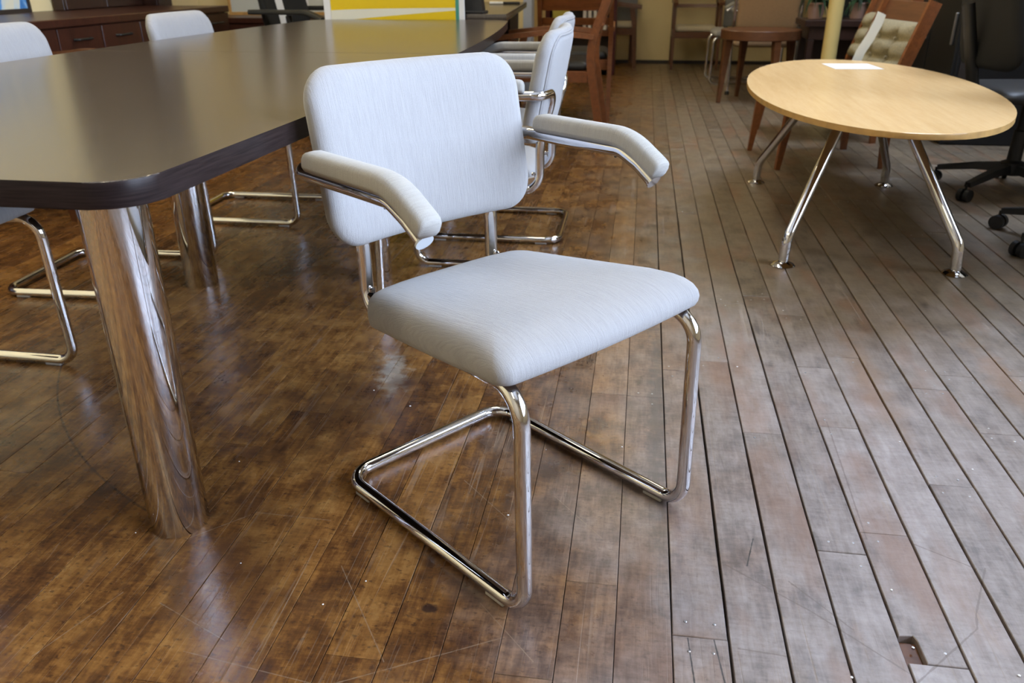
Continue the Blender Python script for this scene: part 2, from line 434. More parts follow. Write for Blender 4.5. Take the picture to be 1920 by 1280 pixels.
def fillet(pts, radii, n=7):
    """round the corners of a polyline"""
    pts = [Vector(p) for p in pts]
    out = [pts[0]]
    for i in range(1, len(pts) - 1):
        a, p, b = pts[i - 1], pts[i], pts[i + 1]
        r = radii[i] if isinstance(radii, (list, tuple)) else radii
        d1, d2 = (a - p).normalized(), (b - p).normalized()
        ang = d1.angle(d2)
        if r <= 0 or ang > PI - 0.02:
            out.append(p); continue
        t = min(r / math.tan(ang / 2), 0.49 * (a - p).length, 0.49 * (b - p).length)
        r = t * math.tan(ang / 2)
        c = p + (d1 + d2).normalized() * (r / math.sin(ang / 2))
        s, e = p + d1 * t - c, p + d2 * t - c
        tot = s.angle(e)
        ax = s.cross(e).normalized()
        for j in range(n + 1):
            out.append(c + Matrix.Rotation(tot * j / n, 3, ax) @ s)
    out.append(pts[-1])
    return out
def sweep(bm, pts, sec_fn, up0=Vector((0, 0, 1)), cap=True):
    """sweep a section (list of (side, up) for step i) along a path with parallel transport"""
    pts = [Vector(p) for p in pts]
    n = len(pts)
    tan = []
    for i in range(n):
        a = pts[max(i - 1, 0)]; b = pts[min(i + 1, n - 1)]
        tan.append((b - a).normalized())
    u = up0 - tan[0] * up0.dot(tan[0])
    if u.length < 1e-4:
        u = Vector((1, 0, 0)) - tan[0] * tan[0].x
    u.normalize()
    rings = []
    for i in range(n):
        if i:
            q = tan[i - 1].rotation_difference(tan[i])
            u = q @ u
            u = (u - tan[i] * u.dot(tan[i])).normalized()
        s = tan[i].cross(u)
        rings.append([bm.verts.new(pts[i] + s * a + u * b) for a, b in sec_fn(i, n)])
    m = len(rings[0])
    for i in range(n - 1):
        for j in range(m):
            bm.faces.new((rings[i][j], rings[i][(j + 1) % m], rings[i + 1][(j + 1) % m], rings[i + 1][j]))
    if cap:
        bm.faces.new(rings[0][::-1]); bm.faces.new(rings[-1])
def circ(r, n=14):
    return [(r * math.cos(2 * PI * j / n), r * math.sin(2 * PI * j / n)) for j in range(n)]
def tube(bm, pts, r, n=14, r1=None, cap=True):
    sweep(bm, pts, (lambda i, N: circ(r if r1 is None else r + (r1 - r) * i / (N - 1), n)), cap=cap)
def lathe(bm, prof, n=32, c=(0, 0, 0)):
    rings = []
    for r, z in prof:
        rings.append([bm.verts.new((c[0] + r * math.cos(2 * PI * j / n), c[1] + r * math.sin(2 * PI * j / n), c[2] + z)) for j in range(n)])
    for a, b in zip(rings, rings[1:]):
        for j in range(n):
            bm.faces.new((a[j], a[(j + 1) % n], b[(j + 1) % n], b[j]))
    bm.faces.new(rings[0][::-1]); bm.faces.new(rings[-1])
def rrect(hx, hy, r, nc=8, ns=7):
    """points of a rounded rectangle, sides subdivided"""
    r = min(r, hx * 0.98, hy * 0.98)
    out = []
    for cx, cy, a0 in ((hx - r, hy - r, 0), (-hx + r, hy - r, PI / 2), (-hx + r, -hy + r, PI), (hx - r, -hy + r, 1.5 * PI)):
        for j in range(nc + 1):
            a = a0 + PI / 2 * j / nc
            out.append((cx + r * math.cos(a), cy + r * math.sin(a)))
    full = []
    m = len(out)
    for i in range(m):
        a, b = out[i], out[(i + 1) % m]
        full.append(a)
        if (i + 1) % (nc + 1) == 0:
            for j in range(1, ns):
                full.append((a[0] + (b[0] - a[0]) * j / ns, a[1] + (b[1] - a[1]) * j / ns))
    return full
def cushion(hx, hy, r, prof, deform):
    """closed padded shape: rings of a rounded rectangle at (inset, height)"""
    bm = bmesh.new()
    rings = []
    for ins, z in prof:
        pts = rrect(max(hx - ins, 0.004), max(hy - ins, 0.004), min(max(r + (ins - 0.03) * 0.45, r * 0.8), min(hx, hy) - ins))
        rings.append([bm.verts.new(deform(x, y, z)) for x, y in pts])
    m = len(rings[0])
    for a, b in zip(rings, rings[1:]):
        for j in range(m):
            bm.faces.new((a[j], a[(j + 1) % m], b[(j + 1) % m], b[j]))
    bm.faces.new(rings[0][::-1]); bm.faces.new(rings[-1])
    return bm
def prism(name, outline, z0, z1, mat, parent=None, bev=0.0, seg=2):
    bm = bmesh.new()
    lo = [bm.verts.new((x, y, z0)) for x, y in outline]
    hi = [bm.verts.new((x, y, z1)) for x, y in outline]
    f0 = bm.faces.new(lo[::-1]); f1 = bm.faces.new(hi)
    n = len(outline)
    for i in range(n):
        bm.faces.new((lo[i], lo[(i + 1) % n], hi[(i + 1) % n], hi[i]))
    if bev:
        es = [e for e in bm.edges if all(v in hi for v in e.verts)] + [e for e in bm.edges if all(v in lo for v in e.verts)]
        bmesh.ops.bevel(bm, geom=es, offset=bev, segments=seg, affect='EDGES', profile=0.5)
    o = obj(name, bm, mat, parent, 0.7)
    for p in o.data.polygons:
        if abs(p.normal.z) > 0.999:
            p.use_smooth = False
    return o

# ------------------------------------------------------------------ the room
X0, X1, Y0, Y1, HT = ROOM['x0'], ROOM['x1'], ROOM['y0'], ROOM['y1'], ROOM['h']
floor = struct(box('floor', (X0, Y0, -0.12), (X1, Y1, -0.021), M['subfloor']))
bm = bmesh.new()
add_box(bm, (X0, Y0, HT), (SKY[0], Y1, HT + 0.1)); add_box(bm, (SKY[1], Y0, HT), (X1, Y1, HT + 0.1))
add_box(bm, (SKY[0], Y0, HT), (SKY[1], SKY[2], HT + 0.1)); add_box(bm, (SKY[0], SKY[3], HT), (SKY[1], Y1, HT + 0.1))
struct(obj('ceiling', bm, M['ceiling']))
w = bpy.data.objects.new('window_3', None); COL.objects.link(w); struct(w)
w.location = (SKY[0], SKY[2], HT)
sx_, sy_ = SKY[1] - SKY[0], SKY[3] - SKY[2]
bm = bmesh.new()
for x in (0.0, sx_ / 2 - 0.02, sx_ - 0.04):
    add_box(bm, (x, 0, 0.02), (x + 0.04, sy_, 0.08))
for y in (0.0, sy_ / 2 - 0.02, sy_ - 0.04):
    add_box(bm, (0.04, y, 0.02), (sx_ / 2 - 0.02, y + 0.04, 0.08)); add_box(bm, (sx_ / 2 + 0.02, y, 0.02), (sx_ - 0.04, y + 0.04, 0.08))
obj('window_frame', bm, M['white'], w)
for x in (0.04, sx_ / 2 + 0.02):
    for y in (0.04, sy_ / 2 + 0.02):
        box('pane', (x, y, 0.048), (x + sx_ / 2 - 0.06, y + sy_ / 2 - 0.06, 0.054), M['glass'], w)
struct(box('wall_left', (X0 - 0.12, Y0, -0.1), (X0, Y1, HT), M['cream_wall']))
struct(box('wall_front', (X0, Y0 - 0.12, -0.1), (X1, Y0, HT), M['white_wall']))
struct(box('wall_back', (X0, Y1, -0.1), (X1, Y1 + 0.12, HT), M['cream_wall']))
struct(box('baseboard_back', (X0, Y1 - 0.015, 0.0), (X1, Y1, 0.035), M['dark_trim']))
bm = bmesh.new()                                                   # right wall with its window openings
add_box(bm, (X1, Y0, -0.1), (X1 + 0.16, Y1, WZ0)); add_box(bm, (X1, Y0, WZ1), (X1 + 0.16, Y1, HT))
ys = [Y0] + [v for w in WINS for v in w] + [Y1]
for a, b in zip(ys[0::2], ys[1::2]):
    add_box(bm, (X1, a, WZ0), (X1 + 0.16, b, WZ1))
struct(obj('wall_right', bm, M['white_wall']))
for i, (a, b) in enumerate(WINS):
    w = bpy.data.objects.new('window_%d' % (i + 1), None); COL.objects.link(w); struct(w)
    w.location = (X1 + 0.08, (a + b) / 2, WZ0)
    hw, hh_ = (b - a) / 2, WZ1 - WZ0
    bm = bmesh.new()
    for lo, hi in (((-0.03, -hw, 0), (0.03, hw, 0.05)), ((-0.03, -hw, hh_ - 0.05), (0.03, hw, hh_)), ((-0.03, -hw, 0.05), (0.03, -hw + 0.05, hh_ - 0.05)),
                   ((-0.03, hw - 0.05, 0.05), (0.03, hw, hh_ - 0.05)), ((-0.02, -0.025, 0.05), (0.02, 0.025, hh_ - 0.05)), ((-0.02, -hw + 0.05, hh_ / 2 - 0.02), (0.02, hw - 0.05, hh_ / 2 + 0.02))):
        add_box(bm, lo, hi)
    obj('window_frame', bm, M['white'], w)
    for sy in (0, 1):
        for sz in (0, 1):
            ya = -hw + 0.05 if sy == 0 else 0.025
            za = 0.05 if sz == 0 else hh_ / 2 + 0.02
            box('pane', (-0.003, ya, za), (0.003, ya + hw - 0.075, za + hh_ / 2 - 0.07), M['glass'], w)
# partition walls behind the conference table
struct(box('wall_partition', (X0, 6.62, 0), (-0.93, 6.74, HT), M['cream_wall']))
struct(box('trim_1', (-0.93, 6.60, 0), (-0.865, 6.76, HT), M['lightblue']))

# ceiling lights
LG = 'fluorescent ceiling lights'
LPOS = ['over the credenza side of the conference table', 'over the tall dark cabinet', 'behind the camera', 'over the far chairs on the right of the conference table', 'over the slatted wooden armchairs', 'beyond the cream partition wall']
lamp0 = None
LZ = 3.2
for i, (lx, ly) in enumerate([(-2.2, 0.3), (-2.2, 2.3), (-2.2, 4.3), (-0.4, -1.2), (-0.5, 3.4), (0.2, 6.4), (-1.6, 8.0)]):
    if lamp0 is None:
        lamp0 = thing('ceiling_light', 'long warm fluorescent light hanging over the near left corner', 'light', (lx, ly, LZ), 0, LG)
        for cy in (-0.5, 0.5):
            bm = bmesh.new(); tube(bm, [(0, cy, 0.0895), (0, cy, HT - LZ - 0.001)], 0.004, 6); obj('cable', bm, M['dark_trim'], lamp0)
        bm = bmesh.new(); add_box(bm, (-0.16, -0.62, 0.03), (0.16, 0.62, 0.0895), 0.008)
        obj('housing', bm, M['white'], lamp0)
        bm = bmesh.new(); add_box(bm, (-0.14, -0.6, 0.0), (0.14, 0.6, 0.029), 0.01)
        obj('diffuser', bm, M['lamp'], lamp0)
    else:
        dup(lamp0, (lx, ly, LZ), 0, 'long warm fluorescent light hanging %s' % LPOS[i - 1], LG)

# floor boards, running along y
BW = 0.0869
JOINTS = {2: [1.614, 2.397], 4: [0.97, 1.281, 1.665, 1.972, 2.329], 5: [2.045], 7: [1.888], 8: [1.684, 1.972], 3: [1.216, 2.469], 1: [1.971],
          6: [1.46], -2: [1.072, 1.75], 0: [0.975, 1.903], -1: [1.747], -7: [1.645], -6: [0.857], -10: [1.561]}
def inview(x, y):
    d = Vector((x, y, 0)) - Vector((0, 0, 0.94))
    z = d.dot(fw2)
    if z < 0.1:
        return False
    u = 960 + 1506 * d.dot(rt2) / z; v = 640 - 1506 * d.dot(up2) / z
    return -30 < u < 1950 and -30 < v < 1310
boards = []
for r in range(int((X0 - 0.097) // BW) + 1, int((X1 - 0.097) // BW)):
    xa = 0.097 + r * BW
    js = sorted(JOINTS.get(r, []))
    ymin, ymax = (js[0], js[-1]) if js else (None, None)
    cuts = list(js)
    y = (ymin if js else random.uniform(0.6, 2.2))
    c0 = [] if js else [y]
    yy = y
    while yy > Y0 + 0.4:
        yy -= random.uniform(0.9, 2.3); c0.append(yy)
    yy = ymax if js else y
    while yy < Y1 - 0.4:
        yy += random.uniform(1.3, 2.9); c0.append(yy)
    cuts = sorted([c for c in cuts + c0 if Y0 + 0.1 < c < Y1 - 0.1])
    for a, b in zip([Y0 + 0.002] + cuts, cuts + [Y1 - 0.002]):
        boards.append((r, xa, a, b))
def board_mesh(bm, r, xa, a, b, lay):
    right = xa > 0.05
    g = random.uniform(0.0010, 0.0021) if right else random.uniform(0.0004, 0.0008)
    if a > 2.2:
        g *= 0.55
    g2 = 0.0007 if right else 0.0004
    dz = random.uniform(-0.0008, 0.0) if right else random.uniform(-0.0003, 0.0)
    tl = random.uniform(-0.0005, 0.0005) if right else random.uniform(-0.0002, 0.0002)
    x0, x1, y0, y1 = xa + g, xa + BW - g, a + g2, b - g2
    rv = random.random()
    if r == 4 and abs(a - 0.97) < 0.01:       # the board with a broken-out corner
        out = [(x0 + 0.027, y0), (x1, y0), (x1, y1), (x0, y1), (x0, y0 + 0.053), (x0 + 0.021, y0 + 0.056), (x0 + 0.025, y0 + 0.045)]
    else:
        out = [(x0, y0), (x1, y0), (x1, y1), (x0, y1)]
    if len(out) == 4 and right and y0 < 2.6 and y1 > 0.5:       # chipped, slightly wavy long edges where they show
        m_ = max(2, int((y1 - y0) / 0.11))
        jit = lambda q: random.uniform(-0.0009, 0.0002) if 0 < q < m_ else 0.0
        out = ([(x0, y0)] + [(x1 + jit(q), y0 + (y1 - y0) * q / m_) for q in range(m_ + 1)] + [(x0 - jit(q), y0 + (y1 - y0) * q / m_) for q in range(m_, 0, -1)])
    bv = 0.0012 if right else 0.0006
    cx, cy = (x0 + x1) / 2, (y0 + y1) / 2
    n0 = len(bm.faces)
    lo = [bm.verts.new((x, y, -0.02)) for x, y in out]
    mid = [bm.verts.new((x, y, dz - bv + tl * (1 if x > cx else -1))) for x, y in out]
    top = [bm.verts.new((x + bv * (1 if x < cx else -1), y + bv * (1 if y < cy else -1), dz + tl * (1 if x > cx else -1))) for x, y in out]
    n = len(out)
    fs = [bm.faces.new(top)]
    for i in range(n):
        j = (i + 1) % n
        fs.append(bm.faces.new((mid[i], mid[j], top[j], top[i])))
        fs.append(bm.faces.new((lo[i], lo[j], mid[j], mid[i])))
    for f in fs:
        for l in f.loops:
            l[lay] = (rv, rv, rv, 1)
def board_obj(name, lst):
    bm = bmesh.new()
    lay = bm.loops.layers.float_color.new('rnd')
    for b_ in lst:
        board_mesh(bm, *b_, lay)
    me = bpy.data.meshes.new(name)
    bm.to_mesh(me); bm.free()
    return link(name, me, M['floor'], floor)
def vis(b_):
    r, xa, a, b = b_
    return any(inview(xa + BW / 2, a + (b - a) * t / 12) for t in range(13))
def near(b_):
    r, xa, a, b = b_
    return math.hypot(xa, min(max(0.75, a), b))
seen = sorted([b_ for b_ in boards if vis(b_)], key=near)
rest = [b_ for b_ in boards if not vis(b_)] + seen[290:]
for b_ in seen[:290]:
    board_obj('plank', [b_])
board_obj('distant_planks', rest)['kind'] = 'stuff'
# block of pale wood down in the broken corner
box('filler_block', (0.4455, 0.972, -0.0205), (0.4725, 1.022, -0.011), M['walnut'], floor, 0.002)
# nail heads near the board ends
bm = bmesh.new()
for (r, xa, a, b) in seen[:110]:
    if xa < 0.0:
        continue
    for ye, sgn in ((a, 1), (b, -1)):
        for fx in (0.25, 0.75):
            if random.random() < 0.75:
                x, y = xa + BW * fx + random.uniform(-0.006, 0.006), ye + sgn * random.uniform(0.018, 0.035)
                lathe(bm, [(0.0024, -0.003), (0.0024, 0.0001), (0.0016, 0.0006)], 8, (x, y, 0))
obj('nail_heads', bm, M['steel'], floor)['kind'] = 'stuff'
# specks of plaster and paper lying on the boards
bm = bmesh.new()
for _ in range(26):
    x, y = random.uniform(-0.9, 0.9), random.uniform(0.85, 2.0)
    s = random.uniform(0.001, 0.0022)
    lathe(bm, [(s, 0.0002), (s * 1.2, 0.0008), (s * 0.5, 0.0014)], 5, (x, y, 0))
o = obj('plaster_crumbs', bm, M['paper'], None)
o['kind'] = 'stuff'; tag(o, 'tiny white crumbs scattered on the wooden floor', 'debris')

# ------------------------------------------------------------------ conference table
TZ = 0.722
TK = 1.0739
ct = thing('conference_table', 'long dark brown boat-shaped conference table on chrome column legs', 'table', (-1.06, 2.4, 0))
def xr(y):
    t = (y / TK - 2.0)
    return TK * (-0.503 - 0.020 * t * t - (0.012 * max(0, t) ** 2 if t > 0 else 0))
def xl(y):
    t = (y / TK - 2.3)
    return TK * (-1.625 + 0.026 * t * t - 0.012 * t)
out = []
ya, yb = 0.775 * TK, 3.99 * TK
rr_ = 0.07
pts = [(xl(ya), ya), (xr(ya), ya)]
for j in range(1, 24):
    y = ya + (yb - ya) * j / 24; pts.append((xr(y), y))
pts += [(xr(yb) - 0.005, yb), (xl(yb) + 0.005, yb)]
for j in range(23, 0, -1):
    y = ya + (yb - ya) * j / 24; pts.append((xl(y), y))
P3 = [Vector((x + 1.06, y - 2.4, 0)) for x, y in pts]
n = len(P3)
rad = {0: 0.08, 1: 0.062, 25: 0.13, 26: 0.13}
ol = []
for i in range(n):
    if i in rad:
        f_ = fillet([P3[i - 1], P3[i], P3[(i + 1) % n]], [0, rad[i], 0], 8)[1:-1]
        # fillet() is limited by short neighbours, so build long ones
        a = P3[i] + (P3[i - 1] - P3[i]).normalized() * 0.4; b = P3[i] + (P3[(i + 1) % n] - P3[i]).normalized() * 0.4
        ol += fillet([a, P3[i], b], [0, rad[i], 0], 8)[1:-1]
    else:
        if any(((P3[i] - P3[c]).length < rad[c] * 1.1) for c in rad):
            continue
        ol.append(P3[i])
def halves(y_split, lower):
    res = []
    m_ = len(ol)
    for i in range(m_):
        a, b = ol[i], ol[(i + 1) % m_]
        ka = (a.y < y_split) == lower
        kb = (b.y < y_split) == lower
        if ka:
            res.append((a.x, a.y))
        if ka != kb:
            t = (y_split - a.y) / (b.y - a.y)
            res.append((a.x + (b.x - a.x) * t, y_split))
    return res
YS = 2.45 - 2.4
for nm, low, d in (('tabletop', True, -0.0004), ('tabletop', False, 0.0004)):
    o = prism(nm, halves(YS + d, low), TZ - 0.033, TZ, [M['laminate'], M['edge_band']], ct, 0.0025, 2)
    for p in o.data.polygons:
        p.material_index = 0 if p.normal.z > 0.5 else 1
for (lx, ly) in ((-0.812, 1.128), (-1.395, 1.13), (-0.85, 2.47), (-1.412, 2.337), (-0.9, 3.7), (-1.42, 3.7)):
    bm = bmesh.new()
    lathe(bm, [(0.0515, 0.0), (0.0525, 0.0015), (0.0525, TZ - 0.034)], 48, (lx + 1.06, ly - 2.4, 0))
    obj('leg', bm, M['chrome'], ct, 0.6)

# ------------------------------------------------------------------ cantilever armchair
S = 0.8545
def make_cantilever(label, loc, rot):
    t = thing('cantilever_armchair', label, 'chair', loc, rot, 'cantilever armchairs with chrome tube frames')
    R = 0.0150
    # one continuous bent tube, right half then mirrored
    half = [((0.297, -0.181, 0.7055), 0), ((0.297, -0.220, 0.7330), 0.0), ((0.297, -0.268, 0.7560), 0.06), ((0.297, -0.572, 0.757), 0.040), ((0.177, -0.600, 0.757), 0.05),
            ((0.177, -0.556, 0.60), 0.3), ((0.177, -0.556, 0.430), 0.062), ((0.243, -0.010, 0.479), 0.065), ((0.243, 0.0, R + 0.003), 0.052), ((0.243, -0.608, R + 0.003), 0.062)]
    pts = [p for p, r in half] + [(-p[0], p[1], p[2]) for p, r in half[::-1]]
    rad = [r for p, r in half] + [r for p, r in half[::-1]]
    rad[1] = rad[-2] = 0.07
    path = [Vector(p) * S for p in fillet(pts, rad, 9)]
    bm = bmesh.new(); tube(bm, path, R * S, 24)
    obj('frame', bm, M['chrome'], t, 1.0)
    for s in (-1, 1):
        # screw tab where the seat frame meets the upright, floor glides, end caps, arm screws
        bm = bmesh.new()
        bar(bm, Vector((s * 0.177, -0.545, 0.475)) * S, Vector((s * 0.178, -0.510, 0.466)) * S, 0.018, 0.022, 0.003)
        lathe(bm, [(0.006, 0), (0.006, 0.006), (0.003, 0.008)], 10, Vector((s * 0.177, -0.535, 0.488)) * S)
        obj('bracket', bm, M['chrome'], t, 0.6)
        for y in (-0.075, -0.53):
            box('glide', tuple(Vector((s * 0.243 - 0.012, y - 0.026, 0.0)) * S), tuple(Vector((s * 0.243 + 0.012, y + 0.026, 0.010)) * S), M['clear'], t, 0.002)
        d = Vector((0, 0.797, -0.604)).normalized()
        c = Vector((s * 0.297, -0.181, 0.7055)) * S
        bm = bmesh.new(); tube(bm, [c - d * 0.001, c + d * 0.0025], R * S * 1.12, 20)
        obj('end_cap', bm, M['capgrey'] if s > 0 else M['chrome'], t, 0.6)
        bm = bmesh.new()
        lathe(bm, [(0.002, -0.0025), (0.0035, 0.0), (0.0035, 0.004)], 10, Vector((s * 0.297, -0.285, 0.7415)) * S)
        obj('screw', bm, M['dark_trim'], t, 0.6)
        # arm pad swept above the tube
        ap = fillet([(s * 0.297, -0.520, 0.772), (s * 0.297, -0.255, 0.7715), (s * 0.297, -0.168, 0.718)], [0, 0.14, 0], 14)
        ap = [ap[0] + (ap[1] - ap[0]) * q for q in (0, 0.012, 0.035, 0.075, 0.14, 0.3, 0.5, 0.75)] + ap[1:-1] + [ap[-2] + (ap[-1] - ap[-2]) * q for q in (0.4, 0.72, 0.87, 0.95, 1.0)]
        ap = [Vector(p) * S for p in ap]
        w, h = 0.0245 * S, 0.033 * S
        def sec(i, N, w=w, h=h):
            q = {0: 0.55, 1: 0.78, 2: 0.93}.get(i, 1.0)
            if i >= N - 4:
                q = (1.0, 0.97, 0.88, 0.70)[i - (N - 4)]
            ww, hh = w * (0.5 + 0.5 * q), h * q
            res = [(-ww * 0.80, -0.004 * S), (ww * 0.80, -0.004 * S), (ww, 0.004 * S)]
            for j in range(9):
                a = PI * j / 8
                ca, sa = math.cos(a), math.sin(a)
                ex = 0.55
                res.append((ww * math.copysign(abs(ca) ** ex, ca), 0.006 * S + (hh - 0.006 * S) * abs(sa) ** ex))
            res.append((-ww, 0.004 * S))
            return [(-a, b) for a, b in res]
        bm = bmesh.new(); sweep(bm, ap, sec)
        obj('armrest', bm, M['fabric_arm'], t, PI)
    # seat cushion
    hx, hy = 0.279, 0.2585
    def seat_def(x, y, z):
        yl = (y + hy) * 0.972 - 0.521                                  # -0.018 front .. -0.572 rear
        q = (y + hy) / (2 * hy)                         # 0 rear .. 1 front
        xx = x * (0.80 + 0.20 * q)
        base = 0.430 + 0.043 * min(1, q * 1.12)
        yl -= 0.016 * (1 - (x / hx) ** 2) * (1 - q) ** 2 - 0.02 * (abs(x) / hx) ** 4 * (1 - q) ** 4
        yl += 0.012 * (1 - (x / hx) ** 2) * q ** 3
        top = max(z, 0)
        sag = -0.010 * math.exp(-((x / 0.16) ** 2 + ((yl + 0.34) / 0.15) ** 2)) * (top > 0.05)
        front = -0.022 * max(0, (q - 0.78) / 0.22) ** 2 * (top / 0.08)
        side = 0.012 * (q ** 4) * (1 - top / 0.086)
        return Vector((xx, yl, base + z + sag + front + side)) * S
    prof = [(0.10, 0.002), (0.03, 0.0), (0.012, 0.001), (0.004, 0.006), (0.001, 0.018), (0.0, 0.034), (0.002, 0.048), (0.007, 0.060), (0.015, 0.068), (0.027, 0.074), (0.045, 0.078), (0.075, 0.081), (0.11, 0.083), (0.15, 0.085), (0.19, 0.086), (0.23, 0.0865), (0.245, 0.0865)]
    obj('seat', cushion(hx, hy, 0.036, prof, seat_def), M['fabric'], t, PI)
    # backrest, curved around the sitter, with piping and a rear panel
    bx, bz, zc = 0.266, 0.171, 0.768
    def yc(x, z):
        return -0.548 - (z - 0.6) * 0.19 + 0.030 * (x / 0.262) ** 2
    def back_def(x, zz, d):
        z = zc + zz
        return Vector((x, yc(x, z) + d, z)) * S
    prof = [(0.012, -0.022), (0.003, -0.016), (0.0, -0.004), (0.001, 0.008), (0.007, 0.018), (0.018, 0.025), (0.034, 0.029), (0.06, 0.031), (0.09, 0.032), (0.12, 0.0325), (0.145, 0.0325), (0.160, 0.0325)]
    b = obj('backrest', cushion(bx, bz, 0.080, prof, back_def), M['fabric'], t, PI)
    prof = [(0.03, -0.010), (0.020, -0.022), (0.024, -0.028), (0.034, -0.031), (0.06, -0.032), (0.10, -0.0325), (0.13, -0.0325), (0.155, -0.0325)]
    obj('rear_panel', cushion(bx, bz, 0.080, prof, back_def), M['fabric'], b, PI)
    ring = [back_def(x, zz, -0.0235) for x, zz in rrect(bx - 0.016, bz - 0.016, 0.07)]
    bm = bmesh.new(); tube(bm, ring + [ring[0]], 0.0035 * S, 8)
    obj('piping', bm, M['fabric'], b, PI)
    return t
main = make_cantilever('light grey cantilever armchair standing in the foreground, turned towards the viewer', (-0.005, 1.137, 0), -2.2391)
CG = main['group']
for x, y, r, lab in ((-1.435, 1.499, -1.5901, 'grey cantilever armchair at the table, left edge, its front leg left of nearest column leg'),
                     (-1.475, 2.368, -1.5281, 'white-looking cantilever armchair across the table, its back cut by the left edge'),
                     (-1.346, 3.212, -1.5611, 'white-looking cantilever armchair across the table, before the tall dark hutch'),
                     (-0.743, 2.401, 1.5649, 'grey cantilever armchair tucked in right behind the foreground chair, rear panel showing'),
                     (-0.797, 3.119, 1.5789, 'grey cantilever armchair at the table, farther one of the right-hand pair'),
                     (0.60, 8.01, 1.60, 'small distant cantilever armchair behind the round brown side table, facing left')):
    dup(main, (x, y, 0), r, lab, CG)

# ------------------------------------------------------------------ oval meeting table
ot = thing('oval_table', 'low oval pale maple table on four splayed chrome legs', 'table', (0.86, 3.44, 0))
oz, oa, ob_ = 0.53, 0.440, 1.05
ell = []
for j in range(72):
    a = 2 * PI * j / 72
    ca, sa = math.cos(a), math.sin(a)
    ex_, ey_ = oa * math.copysign(abs(ca) ** 0.97, ca), ob_ * math.copysign(abs(sa) ** 0.97, sa)
    ell.append((ex_ * math.cos(0.082) + ey_ * math.sin(0.082), ey_ * math.cos(0.082) - ex_ * math.sin(0.082)))
o = prism('tabletop', ell, oz - 0.018, oz, [M['maple'], M['maple_edge']], ot, 0.003, 2)
for p in o.data.polygons:
    p.material_index = 0 if p.normal.z > 0.7 else 1
for fx, fy in ((0.581, 4.030), (0.528, 2.790), (1.178, 4.040), (1.090, 2.775)):
    px, py = fx - 0.86, fy - 3.44
    sx, sy = (1 if px > 0 else -1), (1 if py > 0 else -1)
    top = Vector((px - sx * 0.20, py - sy * 0.27, oz - 0.018))
    knee = Vector((px - sx * 0.004, py - sy * 0.006, 0.098))
    path = fillet([top, knee, Vector((px, py, 0.018))], [0, 0.075, 0], 8)
    bm = bmesh.new(); tube(bm, path, 0.0185, 20)
    lg = obj('leg', bm, M['chrome'], ot, 1.0)
    bm = bmesh.new(); lathe(bm, [(0.040, 0.0), (0.042, 0.002), (0.034, 0.009), (0.016, 0.016), (0.014, 0.026)], 28, (px, py, 0))
    obj('foot_disc', bm, M['chrome'], lg, 1.0)
    bm = bmesh.new(); lathe(bm, [(0.036, oz - 0.030), (0.036, oz - 0.0185)], 24, (top.x, top.y, 0))
    obj('mount_plate', bm, M['black'], lg, 0.6)
box('beam', (-0.10, -0.42, oz - 0.045), (0.10, 0.42, oz - 0.0185), M['black'], ot, 0.004)
bm = bmesh.new()
q = [(0.861, 4.253), (1.094, 4.276), (1.068, 4.04), (0.855, 4.017)]
add_obox(bm, Vector((0.969, 4.147, oz + 0.0012)), (0.215, 0.235, 0.001), Matrix.Rotation(0.07, 3, 'Z'))
tag(obj('paper_sheet', bm, M['paper']), 'blank white sheet of paper lying on the oval maple table', 'paper')

# ------------------------------------------------------------------ left: credenza, hutch, tall cabinet, painting
cr = thing('credenza', 'long dark red-brown credenza along the left wall, with bow handles', 'cabinet', (-3.15, 3.2, 0))
y0, y1 = -1.88, 2.44
box('body', (-0.43, y0, 0.04), (0.27, y1, 0.700), M['redbrown'], cr, 0.002)
box('top', (-0.44, y0 - 0.02, 0.701), (0.30, y1, 0.74), M['redbrown'], cr, 0.004)
nd = 12
dw = (y1 - y0) / nd
for i in range(nd):
    a = y0 + dw * i
    d = box('door', (0.2705, a + 0.004, 0.06), (0.290, a + dw - 0.004, 0.695), M['redbrown'], cr, 0.002)
    bm = bmesh.new()
    c = a + dw / 2
    tube(bm, fillet([(0.291, c - 0.065, 0.638), (0.315, c - 0.055, 0.638), (0.315, c + 0.055, 0.638), (0.291, c + 0.065, 0.638)], 0.012, 4), 0.0065, 8)
    obj('handle', bm, M['black'], d, 1.0)
hu = thing('hutch', 'dark brown shallow hutch standing on the red-brown credenza against the wall', 'cabinet', (-3.58, 4.83, 0.7405))
for nm, lo, hi in (('side_panel', (0.0, 0.0, 0.0), (0.07, 0.022, 1.15)), ('side_panel', (0.0, 0.798, 0.0), (0.07, 0.82, 1.15)), ('back_panel', (0.0, 0.0225, 0.0), (0.012, 0.7975, 1.15)), ('top', (0.0, 0.0, 1.151), (0.08, 0.82, 1.175)),
                   ('door', (0.071, 0.002, 0.004), (0.089, 0.409, 1.13)), ('door', (0.071, 0.411, 0.004), (0.089, 0.818, 1.13))):
    box(nm, lo, hi, M['darkbrown'], hu, 0.002)
tc = thing('tall_cabinet', 'tall narrow dark brown cabinet beyond the credenza, next to the cream wall', 'cabinet', (-3.48, 5.76, 0))
box('body', (-0.11, -0.085, 0.0), (0.08, 0.085, 2.0), M['darkbrown'], tc, 0.003)
d = box('door', (0.0805, -0.083, 0.06), (0.098, 0.083, 1.95), M['darkbrown'], tc, 0.002)
box('handle', (0.0985, 0.05, 0.95), (0.112, 0.062, 1.12), M['black'], d, 0.002)
pt = thing('painting', 'blue and white abstract picture in a dark frame propped on the credenza', 'picture', (-3.55, 3.86, 0.7405))
bm = bmesh.new()
